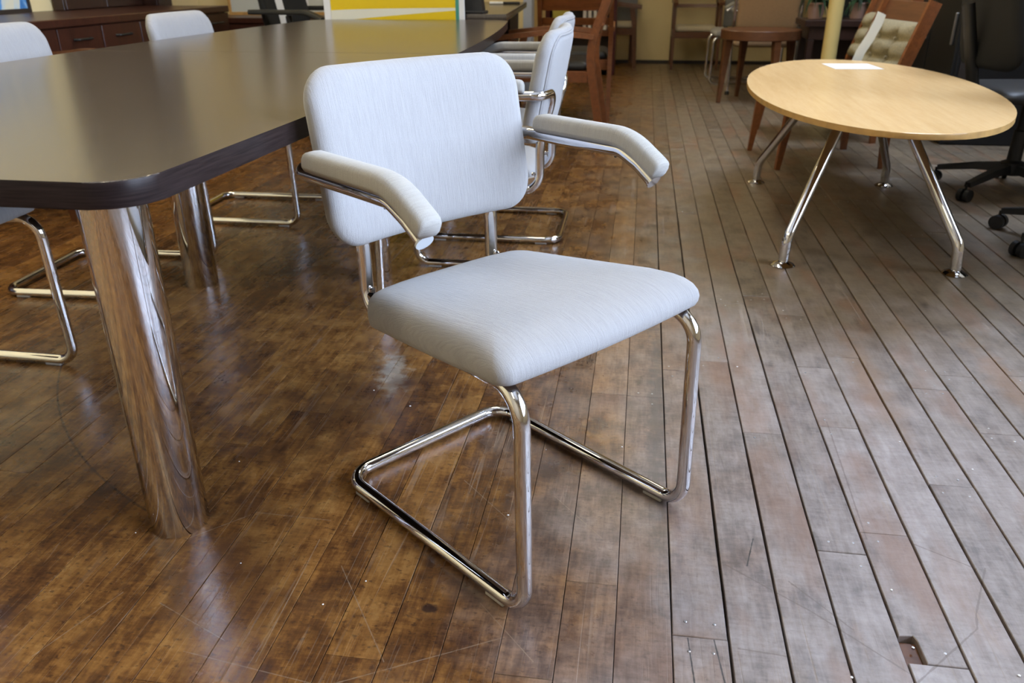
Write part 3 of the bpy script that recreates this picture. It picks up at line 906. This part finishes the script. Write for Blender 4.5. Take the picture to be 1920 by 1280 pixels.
for lo, hi in (((-0.012, -0.75, 0), (0.012, 0.72, 0.022)), ((-0.012, -0.75, 0.5), (0.012, 0.72, 0.522)), ((-0.012, -0.75, 0.0225), (0.012, -0.728, 0.4995)), ((-0.012, 0.698, 0.0225), (0.012, 0.72, 0.4995))):
    add_box(bm, lo, hi)
obj('frame', bm, M['dark_trim'], pt)
box('canvas', (-0.006, -0.727, 0.023), (0.006, 0.697, 0.499), M['art_blue'], pt)

# ------------------------------------------------------------------ back-left: low credenza, whiteboard, black task chair, poster, desk
c2 = thing('low_credenza', 'low red-brown credenza against the cream wall behind the black office chair', 'cabinet', (-2.95, 6.32, 0))
box('body', (-0.6, -0.22, 0.03), (0.95, 0.27, 0.600), M['redbrown'], c2, 0.002)
box('top', (-0.62, -0.25, 0.601), (0.97, 0.28, 0.640), M['redbrown'], c2, 0.004)
for i in range(4):
    a = -0.6 + 0.3875 * i
    box('door', (a + 0.004, -0.238, 0.05), (a + 0.383, -0.2205, 0.595), M['redbrown'], c2, 0.002)
wb = thing('whiteboard', 'pale board in a light wood frame propped on the low credenza', 'board', (-2.88, 6.50, 0.6405))
bm = bmesh.new()
for lo, hi in (((-0.40, -0.012, 0), (0.42, 0.012, 0.022)), ((-0.40, -0.012, 0.75), (0.42, 0.012, 0.772)), ((-0.40, -0.012, 0.0225), (-0.378, 0.012, 0.7495)), ((0.398, -0.012, 0.0225), (0.42, 0.012, 0.7495))):
    add_box(bm, lo, hi)
obj('frame', bm, M['plain_wood'], wb)
box('board', (-0.3775, -0.006, 0.023), (0.3975, 0.006, 0.749), simple('whiteboard_face', (0.62, 0.64, 0.60), 0.3), wb)
box('paper_note', (0.17, -0.0085, 0.04), (0.27, -0.0065, 0.20), M['paper'], wb)

def office_chair(name, label, loc, rot, high=0.62, arms=True, stripe=False, seat_z=0.47, R=0.32, mesh=True, group=None):
    t = thing(name, label, 'chair', loc, rot, group)
    bm = bmesh.new()
    lathe(bm, [(0.045, 0.085), (0.05, 0.10), (0.05, 0.14), (0.03, 0.15), (0.028, 0.28), (0.02, 0.285), (0.02, seat_z - 0.06), (0.05, seat_z - 0.05), (0.05, seat_z - 0.03)], 18)
    obj('column', bm, M['black'], t, 0.7)
    for i in range(5):
        a = 2 * PI * i / 5 + 0.25
        d = Vector((math.cos(a), math.sin(a), 0))
        sd = Vector((-d.y, d.x, 0))
        bm = bmesh.new()
        sweep(bm, [d * 0.035 + Vector((0, 0, 0.118)), d * (R * 0.5) + Vector((0, 0, 0.105)), d * R + Vector((0, 0, 0.075))],
              lambda i, N: [(-0.026 + 0.005 * i, -0.02 + 0.004 * i), (0.026 - 0.005 * i, -0.02 + 0.004 * i), (0.02 - 0.004 * i, 0.018 - 0.004 * i), (-0.02 + 0.004 * i, 0.018 - 0.004 * i)])
        lg = obj('base_leg', bm, M['black'], t, 0.6)
        bm = bmesh.new()
        c = d * (R + 0.006) + Vector((0, 0, 0.0275))
        for s_ in (-1, 1):
            tube(bm, [c + sd * s_ * 0.006, c + sd * s_ * 0.009, c + sd * s_ * 0.022, c + sd * s_ * 0.025], 0.0275, 18)
        tube(bm, [c, c + Vector((0, 0, 0.045))], 0.0055, 8)
        obj('caster', bm, M['black'], lg, 0.7)
    def sdf(x, y, z):
        return Vector((x, y, seat_z - 0.03 + z - 0.03 * max(0, (y - 0.12) / 0.12) ** 2 * 0.6))
    obj('seat', cushion(0.25, 0.24, 0.07, [(0.05, 0.0), (0.01, 0.006), (0.0, 0.022), (0.006, 0.042), (0.025, 0.056), (0.07, 0.062), (0.15, 0.064), (0.225, 0.064)], sdf), M['black_seat'], t, PI)
    hz = high / 2
    def bdf(x, y, d):
        z = seat_z + 0.10 + hz + y
        return Vector((x * (1 - 0.12 * (y / hz)), -0.23 - 0.20 * (z - seat_z) + 0.06 * (x / 0.24) ** 2 + d, z))
    obj('backrest', cushion(0.235, hz, 0.09, [(0.03, -0.025), (0.008, -0.018), (0.0, -0.004), (0.004, 0.012), (0.02, 0.021), (0.06, 0.025), (0.12, 0.027), (0.22, 0.027)], bdf), M['black_fab'], t, PI)
    bm = bmesh.new()
    tube(bm, fillet([(0, 0.02, seat_z - 0.035), (0, -0.24, seat_z - 0.035), (0, -0.35, seat_z + 0.36)], [0, 0.1, 0], 6), 0.026, 12)
    obj('spine', bm, M['black'], t, 1.0)
    if arms:
        for s_ in (-1, 1):
            bm = bmesh.new()
            tube(bm, fillet([(s_ * 0.20, 0.0, seat_z - 0.02), (s_ * 0.295, 0.0, seat_z - 0.02), (s_ * 0.295, -0.02, seat_z + 0.19)], [0, 0.06, 0], 6), 0.018, 10)
            a = obj('arm_post', bm, M['black'], t, 1.0)
            bm = bmesh.new()
            sweep(bm, fillet([(s_ * 0.295, -0.27, seat_z + 0.21), (s_ * 0.295, 0.10, seat_z + 0.21), (s_ * 0.29, 0.20, seat_z + 0.17)], [0, 0.12, 0], 6), lambda i, N: [(-0.03, -0.013), (0.03, -0.013), (0.034, 0.0), (0.026, 0.013), (-0.026, 0.013), (-0.034, 0.0)])
            obj('arm_pad', bm, M['black'], a, 0.9)
    if stripe:
        for s_ in (0.15,):
            bm = bmesh.new()
            bar(bm, bdf(s_ * 0.13, -hz + 0.02, 0.034), bdf(s_ * 0.13, hz - 0.05, 0.034), 0.075, 0.006, 0.002)
            obj('back_strip', bm, M['white'], t)
    return t
office_chair('task_chair', 'black office chair with a white back strip behind the far end of the table', (-1.98, 5.05, 0), -PI / 2 - 0.15, high=0.60, stripe=True, seat_z=0.525)

po = thing('poster', 'framed yellow poster with a white swoosh behind the far end of the dark table', 'poster', (-1.285, 4.325, 0.0))
box('mat_board', (-0.37, -0.008, 0.05), (0.375, 0.008, 1.02), M['white'], po, 0.002)
box('print', (-0.33, -0.0105, 0.12), (0.33, -0.0085, 0.98), M['art_yellow'], po)
box('teal_band', (0.331, -0.0105, 0.12), (0.348, -0.0085, 0.98), M['teal'], po)
dk = thing('desk', 'dark brown desk at the far end of the conference table', 'desk', (-1.3, 5.25, 0))
bm = bmesh.new()
prism('desktop', [(-0.28, -0.89), (0.60, -0.89), (0.455, 0.93), (-0.28, 0.93)], 0.71, 0.745, M['laminate'], dk, 0.003)
box('end_panel', (0.36, -0.85, 0.0), (0.40, -0.55, 0.709), M['redbrown'], dk, 0.002)
box('end_panel', (0.36, 0.50, 0.0), (0.40, 0.90, 0.709), M['darkbrown'], dk, 0.002)
box('end_panel', (-0.25, -0.85, 0.0), (-0.21, 0.90, 0.709), M['darkbrown'], dk, 0.002)
box('modesty_panel', (-0.209, 0.80, 0.2), (0.359, 0.82, 0.709), M['darkbrown'], dk)
box('drawer_unit', (0.02, -0.84, 0.02), (0.355, -0.45, 0.709), M['redbrown'], dk, 0.002)
dv = thing('desk_device', 'black upright device with a cable on the dark desk, beside the yellow poster', 'device', (-0.885, 4.46, 0.7455))
bm = bmesh.new()
vs = add_box(bm, (-0.055, -0.04, 0.012), (0.05, 0.04, 0.30))
for v in vs[4:]:
    v.co.x = v.co.x * 0.75 - 0.02; v.co.y = v.co.y * 0.4 + 0.02
obj('body', bm, M['black'], dv)
box('foot', (-0.065, -0.07, 0.0), (0.06, 0.07, 0.012), M['black'], dv, 0.003)
bm = bmesh.new(); tube(bm, fillet([(-0.05, 0.03, 0.05), (-0.10, 0.0, 0.02), (-0.13, -0.05, 0.10), (-0.10, -0.07, 0.2), (-0.06, 0.0, 0.24)], 0.04, 5), 0.003, 8)
obj('cable', bm, M['black'], dv, 1.0)
pn = thing('marker_pen', 'dark marker with a white cap on the far desk top', 'pen', (-0.93, 5.66, 0.7455), 0.12)
bm = bmesh.new(); tube(bm, [(0.0, 0, 0.009), (0.10, 0, 0.009), (0.11, 0, 0.009)], 0.009, 10); obj('barrel', bm, M['black'], pn, 0.8)
bm = bmesh.new(); tube(bm, [(-0.09, 0, 0.0095), (-0.001, 0, 0.0095)], 0.0095, 10); obj('cap', bm, M['white'], pn, 0.8)

# ------------------------------------------------------------------ wooden chairs
def wood_armchair(label, loc, rot, mat, seat_mat, w=0.50, d=0.52, sz=0.43, az=0.605, bz=0.86, rails=((0.70, 0.86, 0.02), (0.60, 0.645, 0.018)), group=None, splay=0.07, seat_th=0.055, name='wooden_armchair'):
    """faces +y; front at y=d/2"""
    t = thing(name, label, 'chair', loc, rot, group)
    hw, hd = w / 2, d / 2
    for s_ in (-1, 1):
        bm = bmesh.new()
        # rear leg and back stile in one bent piece
        sweep(bm, fillet([(s_ * hw, -hd - splay, 0.0), (s_ * hw, -hd + 0.02, 0.52), (s_ * hw, -hd - 0.10, bz)], [0, 0.5, 0], 7), lambda i, N: [(-0.014, -0.024), (0.014, -0.024), (0.014, 0.024), (-0.014, 0.024)])
        obj('rear_leg', bm, mat, t, 0.7)
        bm = bmesh.new()
        sweep(bm, [(s_ * hw, hd, 0.0), (s_ * hw, hd - 0.02, sz), (s_ * hw, hd - 0.05, az - 0.03)], lambda i, N: [(-0.014, -0.018 - 0.003 * i), (0.014, -0.018 - 0.003 * i), (0.014, 0.018 + 0.003 * i), (-0.014, 0.018 + 0.003 * i)])
        obj('front_leg', bm, mat, t, 0.7)
        bm = bmesh.new()
        sweep(bm, fillet([(s_ * hw, -hd - 0.01, az - 0.012), (s_ * hw, 0.0, az + 0.012), (s_ * hw, hd + 0.05, az - 0.022)], [0, 0.6, 0], 6), lambda i, N: [(-0.027, -0.014), (0.027, -0.014), (0.024, 0.014), (-0.024, 0.014)])
        obj('arm', bm, mat, t, 0.7)
        box('side_apron', (s_ * hw - 0.011, -hd + 0.02, sz - 0.095), (s_ * hw + 0.011, hd - 0.025, sz - 0.03), mat, t, 0.002)
    box('front_apron', (-hw + 0.012, hd - 0.04, sz - 0.095), (hw - 0.012, hd - 0.018, sz - 0.03), mat, t, 0.002)
    box('rear_apron', (-hw + 0.012, -hd + 0.0, sz - 0.095), (hw - 0.012, -hd + 0.022, sz - 0.03), mat, t, 0.002)
    for z0, z1, th in rails:
        bm = bmesh.new()
        def yb_(z):
            return -hd + 0.02 - 0.12 * (z - 0.52) / (bz - 0.52)
        pts = [(-hw + 0.014, 0), (-hw * 0.5, -0.018), (0, -0.024), (hw * 0.5, -0.018), (hw - 0.014, 0)]
        R_ = []
        for x, dy in pts:
            R_.append([bm.verts.new((x, yb_(z) + dy + o_, z)) for z, o_ in ((z0, -th / 2), (z0, th / 2), (z1, th / 2), (z1, -th / 2))])
        for a, b in zip(R_, R_[1:]):
            for j in range(4):
                bm.faces.new((a[j], a[(j + 1) % 4], b[(j + 1) % 4], b[j]))
        bm.faces.new(R_[0][::-1]); bm.faces.new(R_[-1])
        obj('back_rail', bm, mat, t)
    obj('seat_pad', cushion(hw - 0.016, hd - 0.02, 0.03, [(0.03, 0), (0.005, 0.004), (0.0, 0.018), (0.008, seat_th * 0.75), (0.03, seat_th * 0.95), (0.09, seat_th), (0.2, seat_th)], lambda x, y, z: Vector((x, y, sz - 0.030 + z))), seat_mat, t, PI)
    return t
wa = wood_armchair('orange-brown wooden armchair with black seat, beside the desk, facing left', (-0.56, 5.28, 0), PI / 2, M['cherry'], M['black_seat'], group='orange-brown slatted armchairs')
wood_armchair('orange-brown wooden armchair seen from behind its slatted back', (-0.462, 5.98, 0), 0.03, M['cherry'], M['black_seat'], w=0.47, group='orange-brown slatted armchairs', splay=0.04, rails=((0.71, 0.86, 0.02), (0.62, 0.665, 0.018), (0.55, 0.585, 0.018)))
wood_armchair('small wooden chair at the back wall, seen side-on by the maroon shelf unit', (-0.33, 9.28, 0), -PI / 2, M['walnut'], M['cream_fab'], w=0.46, d=0.48, group='wooden chairs at the back wall', az=0.62, rails=((0.74, 0.84, 0.016), (0.62, 0.66, 0.016)))
wood_armchair('wooden armchair with a cream seat against the back wall, facing out', (0.53, 9.26, 0), PI, M['walnut'], M['cream_fab'], w=0.46, d=0.48, group='wooden chairs at the back wall', sz=0.40, az=0.66, rails=((0.76, 0.86, 0.016), (0.585, 0.62, 0.016), (0.67, 0.69, 0.016)))
wood_armchair('brown wooden armchair in the far left corner, only its arm showing past a chair back', (-2.47, 3.22, 0), -PI / 2 - 0.2, M['walnut'], M['black_seat'], w=0.44, d=0.42, az=0.62, bz=0.70, rails=((0.60, 0.68, 0.018),))

# tufted lounge chairs by the oval table
def tufted_chair(label, loc, rot):
    t = thing('tufted_armchair', label, 'chair', loc, rot, 'wooden chairs with olive tufted cushions')
    hw = 0.25
    for s_ in (-1, 1):
        bm = bmesh.new()
        sweep(bm, [(s_ * hw, -0.255, 0.0), (s_ * hw, -0.24, 0.36), (s_ * hw, -0.255, 0.45), (s_ * hw, -0.37, 0.80)], lambda i, N: [(-0.012, -0.03), (0.012, -0.03), (0.012, 0.03), (-0.012, 0.03)] if i else [(-0.010, -0.016), (0.010, -0.016), (0.010, 0.016), (-0.010, 0.016)])
        obj('rear_leg', bm, M['cherry'], t, 0.6)
        bm = bmesh.new()
        sweep(bm, [(s_ * hw, 0.29, 0.0), (s_ * (hw - 0.005), 0.25, 0.36)], lambda i, N: [(-0.010 - 0.006 * i, -0.012 - 0.016 * i), (0.010 + 0.006 * i, -0.012 - 0.016 * i), (0.010 + 0.006 * i, 0.012 + 0.016 * i), (-0.010 - 0.006 * i, 0.012 + 0.016 * i)])
        obj('front_leg', bm, M['cherry'], t, 0.6)
        box('side_rail', (s_ * hw - 0.012, -0.22, 0.30), (s_ * hw + 0.012, 0.26, 0.36), M['cherry'], t, 0.002)
    box('front_rail', (-hw + 0.013, 0.235, 0.30), (hw - 0.013, 0.258, 0.36), M['cherry'], t, 0.002)
    obj('seat_cushion', cushion(hw - 0.02, 0.235, 0.04, [(0.03, 0), (0.004, 0.006), (0.0, 0.03), (0.012, 0.055), (0.05, 0.065), (0.12, 0.068), (0.22, 0.068)], lambda x, y, z: Vector((x, y + 0.01, 0.361 + z))), M['olive'], t, PI)
    def plane(x, h, d):      # up the back, h from 0.45
        return Vector((x, -0.255 - h * 0.345 + d, 0.45 + h))
    bm = bmesh.new()
    R_ = [[bm.verts.new(plane(x, h, d)) for h, d in ((0.0, -0.012), (0.0, 0.008), (0.345, 0.008), (0.345, -0.012))] for x in (-hw + 0.013, hw - 0.013)]
    for j in range(4):
        bm.faces.new((R_[0][j], R_[0][(j + 1) % 4], R_[1][(j + 1) % 4], R_[1][j]))
    bm.faces.new(R_[0][::-1]); bm.faces.new(R_[1])
    obj('back_panel', bm, M['walnut'], t)
    # tufted back cushion: a grid with buttons
    bm = bmesh.new()
    nx, nz = 24, 22
    xs0, xs1, h0, h1 = -hw + 0.022, hw + 0.014, 0.0, 0.255
    but = [(-0.09, 0.085), (0.10, 0.085), (-0.09, 0.175), (0.10, 0.175)]
    front, rear = [], []
    for i in range(nx + 1):
        fr_, rr2 = [], []
        for j in range(nz + 1):
            u, v = i / nx, j / nz
            x = xs0 + (xs1 - xs0) * u; h = h0 + (h1 - h0) * v
            e = min(u, 1 - u, v * 0.9, (1 - v) * 0.9)
            puff = 0.055 * (1 - math.exp(-e * 16))
            for bx_, bh_ in but:
                r2 = (x - bx_) ** 2 + (h - bh_) ** 2
                puff -= 0.050 * math.exp(-r2 / 0.0011)
            puff -= 0.020 * math.exp(-((h - 0.085) / 0.013) ** 2) + 0.020 * math.exp(-((h - 0.175) / 0.013) ** 2) + 0.014 * math.exp(-((x + 0.09) / 0.013) ** 2) + 0.014 * math.exp(-((x - 0.10) / 0.013) ** 2)
            fr_.append(bm.verts.new(plane(x, h, 0.010 + max(puff, 0.003))))
            rr2.append(bm.verts.new(plane(x, h, 0.0085)))
        front.append(fr_); rear.append(rr2)
    for i in range(nx):
        for j in range(nz):
            bm.faces.new((front[i][j], front[i + 1][j], front[i + 1][j + 1], front[i][j + 1]))
            bm.faces.new((rear[i][j], rear[i][j + 1], rear[i + 1][j + 1], rear[i + 1][j]))
    for i in range(nx):
        bm.faces.new((rear[i][0], rear[i + 1][0], front[i + 1][0], front[i][0])); bm.faces.new((rear[i + 1][nz], rear[i][nz], front[i][nz], front[i + 1][nz]))
    for j in range(nz):
        bm.faces.new((rear[0][j + 1], rear[0][j], front[0][j], front[0][j + 1])); bm.faces.new((rear[nx][j], rear[nx][j + 1], front[nx][j + 1], front[nx][j]))
    c = obj('back_cushion', bm, M['olive'], t, PI)
    bm = bmesh.new()
    for bx_, bh_ in but:
        p = plane(bx_, bh_, 0.036)
        tube(bm, [p, p + Vector((0, 0.006, 0.002))], 0.008, 10)
    obj('buttons', bm, M['olive'], c, 0.8)
    return t
t1 = tufted_chair('wooden chair with olive tufted cushion and white tag, nearer one behind the oval table', (0.965, 4.62, 0), PI / 2 + 0.17)
dup(t1, (1.09, 5.33, 0), PI / 2 + 0.17, 'wooden chair with olive tufted cushion, half hidden behind the tagged one', t1['group'])
bm = bmesh.new()
tp = [(-0.0, 0.0, 0), (0.006, 0, -0.05), (0.004, 0, -0.12), (-0.006, 0, -0.20), (-0.002, 0, -0.26)]
rings = []
for dx, dy, dz in tp:
    rings.append([bm.verts.new((dx + a, b + 0.10 * dz, dz)) for a, b in ((-0.024, -0.0006), (0.024, -0.0006), (0.024, 0.0006), (-0.024, 0.0006))])
for a, b in zip(rings, rings[1:]):
    for j in range(4):
        bm.faces.new((a[j], a[(j + 1) % 4], b[(j + 1) % 4], b[j]))
bm.faces.new(rings[0]); bm.faces.new(rings[-1][::-1])
pt_ = obj('price_tag', bm, M['tag'])
tag(pt_, 'long white paper tag hanging on the olive tufted chair back', 'tag')
pt_.location = (1.165, 4.55, 0.745)
pt_.rotation_euler = (0.0, 0.40, 0.15)

# ------------------------------------------------------------------ far right-centre: side table, beige chair, console with plant, pole
st = thing('round_side_table', 'round brown wooden side table with tapered legs', 'table', (0.88, 6.78, 0))
bm = bmesh.new(); lathe(bm, [(0.292, 0.465), (0.298, 0.47), (0.298, 0.53), (0.294, 0.535)], 48)
obj('top', bm, M['walnut'], st, 0.6)
for a in (200, 290, 20, 110):
    a = math.radians(a)
    d = Vector((math.cos(a), math.sin(a), 0))
    bm = bmesh.new()
    sweep(bm, [d * 0.295, d * 0.262 + Vector((0, 0, 0.464))], lambda i, N: [(-0.012 - 0.014 * i, -0.012 - 0.014 * i), (0.012 + 0.014 * i, -0.012 - 0.014 * i), (0.012 + 0.014 * i, 0.012 + 0.014 * i), (-0.012 - 0.014 * i, 0.012 + 0.014 * i)])
    obj('leg', bm, M['walnut'], st)
bc = thing('beige_side_chair', 'chrome-legged side chair with tall beige back behind the round side table', 'chair', (0.965, 7.42, 0))
for s_ in (-1, 1):
    bm = bmesh.new(); tube(bm, fillet([(s_ * 0.255, -0.27, 0.015), (s_ * 0.255, -0.25, 0.45), (s_ * 0.255, -0.33, 0.98)], [0, 0.4, 0], 6), 0.0125, 12)
    rl_ = obj('rear_leg', bm, M['chrome'], bc, 1.0)
    bm = bmesh.new(); lathe(bm, [(0.019, 0), (0.019, 0.02), (0.014, 0.03)], 12, (s_ * 0.255, -0.27, 0)); obj('foot', bm, M['black'], rl_, 0.7)
    bm = bmesh.new(); tube(bm, [(s_ * 0.22, 0.24, 0.0), (s_ * 0.22, 0.22, 0.40)], 0.0125, 12); obj('front_leg', bm, M['chrome'], bc, 1.0)
obj('backrest', cushion(0.238, 0.27, 0.03, [(0.03, -0.02), (0.004, -0.014), (0.0, 0.0), (0.006, 0.016), (0.03, 0.024), (0.1, 0.026), (0.22, 0.026)], lambda x, y, d: Vector((x, -0.285 - (y + 0.12) * 0.15 + d, 0.775 + y))), M['beige'], bc, PI)
obj('seat', cushion(0.235, 0.235, 0.03, [(0.03, 0.0), (0.004, 0.006), (0.0, 0.022), (0.008, 0.04), (0.04, 0.05), (0.1, 0.052), (0.22, 0.052)], lambda x, y, z: Vector((x, y + 0.0, 0.37 + z))), M['beige'], bc, PI)
gp = thing('grey_screen', 'grey free-standing screen near the back wall, behind the chrome chairs', 'screen', (1.13, 9.15, 0))
box('panel', (-0.33, -0.02, 0.42), (0.45, 0.02, 1.5), M['grey_panel'], gp, 0.004)
for x in (-0.30, 0.42):
    box('leg', (x - 0.02, -0.02, 0.0), (x + 0.02, 0.02, 0.419), M['dark_trim'], gp)
    box('foot', (x - 0.02, -0.2, 0.0), (x + 0.02, -0.021, 0.03), M['dark_trim'], gp)
gp = thing('grey_screen', 'grey panel with brown lower rail beside the maroon shelf unit', 'screen', (-0.40, 9.60, 0))
box('panel', (-0.3, -0.02, 0.45), (0.31, 0.02, 1.5), M['grey_panel'], gp, 0.004)
box('rail', (-0.3, -0.025, 0.38), (0.31, 0.025, 0.449), M['walnut'], gp, 0.003)
for x in (-0.26, 0.26):
    box('leg', (x - 0.02, -0.02, 0.0), (x + 0.02, 0.02, 0.379), M['walnut'], gp)

co = thing('console_table', 'dark brown console table behind the yellow pole, carrying a plant', 'table', (1.44, 6.84, 0))
box('top', (-0.27, -0.22, 0.56), (0.30, 0.22, 0.605), M['darkbrown'], co, 0.004)
box('back_panel', (-0.185, 0.155, 0.02), (0.215, 0.175, 0.469), M['darkbrown'], co)
box('apron', (-0.23, -0.19, 0.47), (0.26, 0.19, 0.559), M['darkbrown'], co, 0.003)
for sx in (-0.21, 0.24):
    for sy in (-0.17, 0.17):
        box('leg', (sx - 0.022, sy - 0.022, 0.0), (sx + 0.022, sy + 0.022, 0.469), M['darkbrown'], co, 0.003)
def plant(label, loc, seed):
    rnd_ = random.Random(seed)
    t = thing('potted_plant', label, 'plant', loc, 0, 'plants on the console')
    bm = bmesh.new(); lathe(bm, [(0.045, 0), (0.05, 0.002), (0.065, 0.10), (0.07, 0.102), (0.07, 0.115), (0.058, 0.115), (0.055, 0.10)], 20)
    obj('pot', bm, M['pot'], t, 0.7)
    for i in range(16):
        a = 2 * PI * i / 16 + rnd_.uniform(-0.2, 0.2)
        d = Vector((math.cos(a), math.sin(a), 0)); sd = Vector((-d.y, d.x, 0))
        L = rnd_.uniform(0.08, 0.135); up_ = rnd_.uniform(0.03, 0.16)
        bm = bmesh.new(); rows = []
        for j in range(7):
            q = j / 6
            c = d * (0.02 + L * q) + Vector((0, 0, 0.10 + up_ * math.sin(q * 2.4) - 0.12 * q * q))
            c.z = max(c.z, 0.012)
            w = 0.015 * math.sin(PI * min(1, q * 0.9 + 0.12)) + 0.001
            rows.append([bm.verts.new(c - sd * w), bm.verts.new(c + Vector((0, 0, -0.004))), bm.verts.new(c + sd * w)])
        for r0, r1_ in zip(rows, rows[1:]):
            bm.faces.new((r0[0], r0[1], r1_[1], r1_[0])); bm.faces.new((r0[1], r0[2], r1_[2], r1_[1]))
        bmesh.ops.solidify(bm, geom=bm.faces[:], thickness=0.0012)
        obj('leaf', bm, M['leaf'], t, PI)
    return t
plant('leafy plant in a clay pot on the console, left of the yellow pole', (1.27, 6.82, 0.6055), 3)
plant('leafy plant in a clay pot on the console, right of the yellow pole', (1.58, 6.86, 0.6055), 5)
bm = bmesh.new(); lathe(bm, [(0.049, 0.0), (0.049, HT - 0.001)], 28, (1.262, 6.10, 0))
tag(obj('support_pole', bm, M['yellow_pole'], None, 0.6), 'round pale yellow support pole behind the oval maple table', 'pole')

# maroon shelf unit behind the slatted chairs
ms = thing('shelf_unit', 'maroon open shelf unit behind the slatted wooden armchairs', 'shelf', (-0.62, 8.55, 0))
box('side_panel', (0.30, -0.14, 0.0), (0.345, 0.14, 1.5), M['maroon'], ms, 0.003)
box('side_panel', (-0.345, -0.14, 0.0), (-0.30, 0.14, 1.5), M['maroon'], ms, 0.003)
box('back_panel', (-0.299, 0.12, 0.0), (0.299, 0.138, 1.5), M['dark_trim'], ms)
for z in (0.05, 0.40, 0.75, 1.1, 1.45):
    box('shelf', (-0.299, -0.13, z), (0.299, 0.119, z + 0.02), M['dark_trim'], ms)
yb_m = simple('yellow_card', (0.55, 0.50, 0.10), 0.6)
for i, (sx, w, h, z, mat, lab) in enumerate(((-0.20, 0.16, 0.25, 0.4205, yb_m, 'yellow box on the lower shelf of the maroon unit, left'), (-0.16, 0.18, 0.20, 0.7705, yb_m, 'yellow box on the upper shelf of the maroon unit, left'))):
    o = box('storage_box', (sx - w / 2 - 0.62, 8.45, z), (sx + w / 2 - 0.62, 8.64, z + h), mat, None, 0.004)
    tag(o, lab, 'box')
for z, nm in ((0.4205, 'lower'), (0.7705, 'upper')):
    for i in range(5):
        x = -0.62 + 0.02 + i * 0.05
        o = box('binder', (x, 8.45, z), (x + 0.032, 8.64, z + 0.26), M['white'], None, 0.003)
        tag(o, 'white binder on the %s shelf of the maroon unit, %s of five' % (nm, ('leftmost', 'second from left', 'middle one', 'fourth from left', 'rightmost')[i]), 'binder', 'white binders on the %s shelf' % nm)

# ------------------------------------------------------------------ right: black office chairs and dark partitions
office_chair('executive_chair', 'black office chair at right edge, nearer one beyond the oval table', (1.66, 3.14, 0), -PI / 2 - 0.1, high=0.62, arms=False, seat_z=0.45, R=0.31, group='black office chairs at right')
office_chair('executive_chair', 'black office chair at right, farther one in the shade by the dark partition', (1.70, 3.98, 0), -PI / 2 + 0.1, high=0.62, arms=False, seat_z=0.45, R=0.31, group='black office chairs at right')
def partition(label, loc, rot, L, h=1.02):
    t = thing('partition_screen', label, 'partition', loc, rot, 'dark partition screens')
    box('panel', (-L / 2 + 0.03, -0.02, 0.09), (L / 2 - 0.03, 0.02, h - 0.03), M['brown_fab'], t, 0.004)
    for x in (-L / 2, L / 2 - 0.03):
        box('post', (x, -0.028, 0.0), (x + 0.0295, 0.028, h), M['black'], t, 0.003)
    box('rail', (-L / 2 + 0.03, -0.026, h - 0.0295), (L / 2 - 0.0305, 0.026, h), M['black'], t, 0.003)
    box('rail', (-L / 2 + 0.03, -0.026, 0.03), (L / 2 - 0.0305, 0.026, 0.0895), M['black'], t, 0.003)
    return t
partition('dark brown fabric partition at right, nearer panel behind the black chairs', (2.28, 4.25, 0), PI / 2, 1.3)
partition('dark brown fabric partition at right, middle panel', (2.28, 5.56, 0), PI / 2, 1.3)
cb = thing('storage_cabinet', 'low black cabinet in the dark corner behind the console and pole', 'cabinet', (1.98, 7.55, 0))
box('body', (-0.42, -0.2, 0.0), (0.5, 0.2, 1.1), M['black'], cb, 0.004)
for a in (-0.415, 0.042):
    d = box('door', (a, -0.219, 0.05), (a + 0.453, -0.2005, 1.07), M['black'], cb, 0.003)
    box('handle', (a + 0.06, -0.232, 0.6), (a + 0.075, -0.2195, 0.75), M['steel'], d, 0.002)
cab = thing('black_cabinet', 'tall black cabinet at right beside the tufted chairs', 'cabinet', (1.98, 5.55, 0))
box('body', (-0.22, -0.42, 0.0), (0.22, 0.55, 1.04), M['black'], cab, 0.006)
for a in (-0.415, 0.07):
    d = box('door', (-0.239, a, 0.05), (-0.2205, a + 0.475, 1.02), M['black'], cab, 0.003)
    box('handle', (-0.255, a + 0.05, 0.55), (-0.2395, a + 0.065, 0.72), M['steel'], d, 0.003)
box('side_strip', (-0.20, -0.428, 0.02), (-0.15, -0.4205, 1.02), M['dark_trim'], cab)
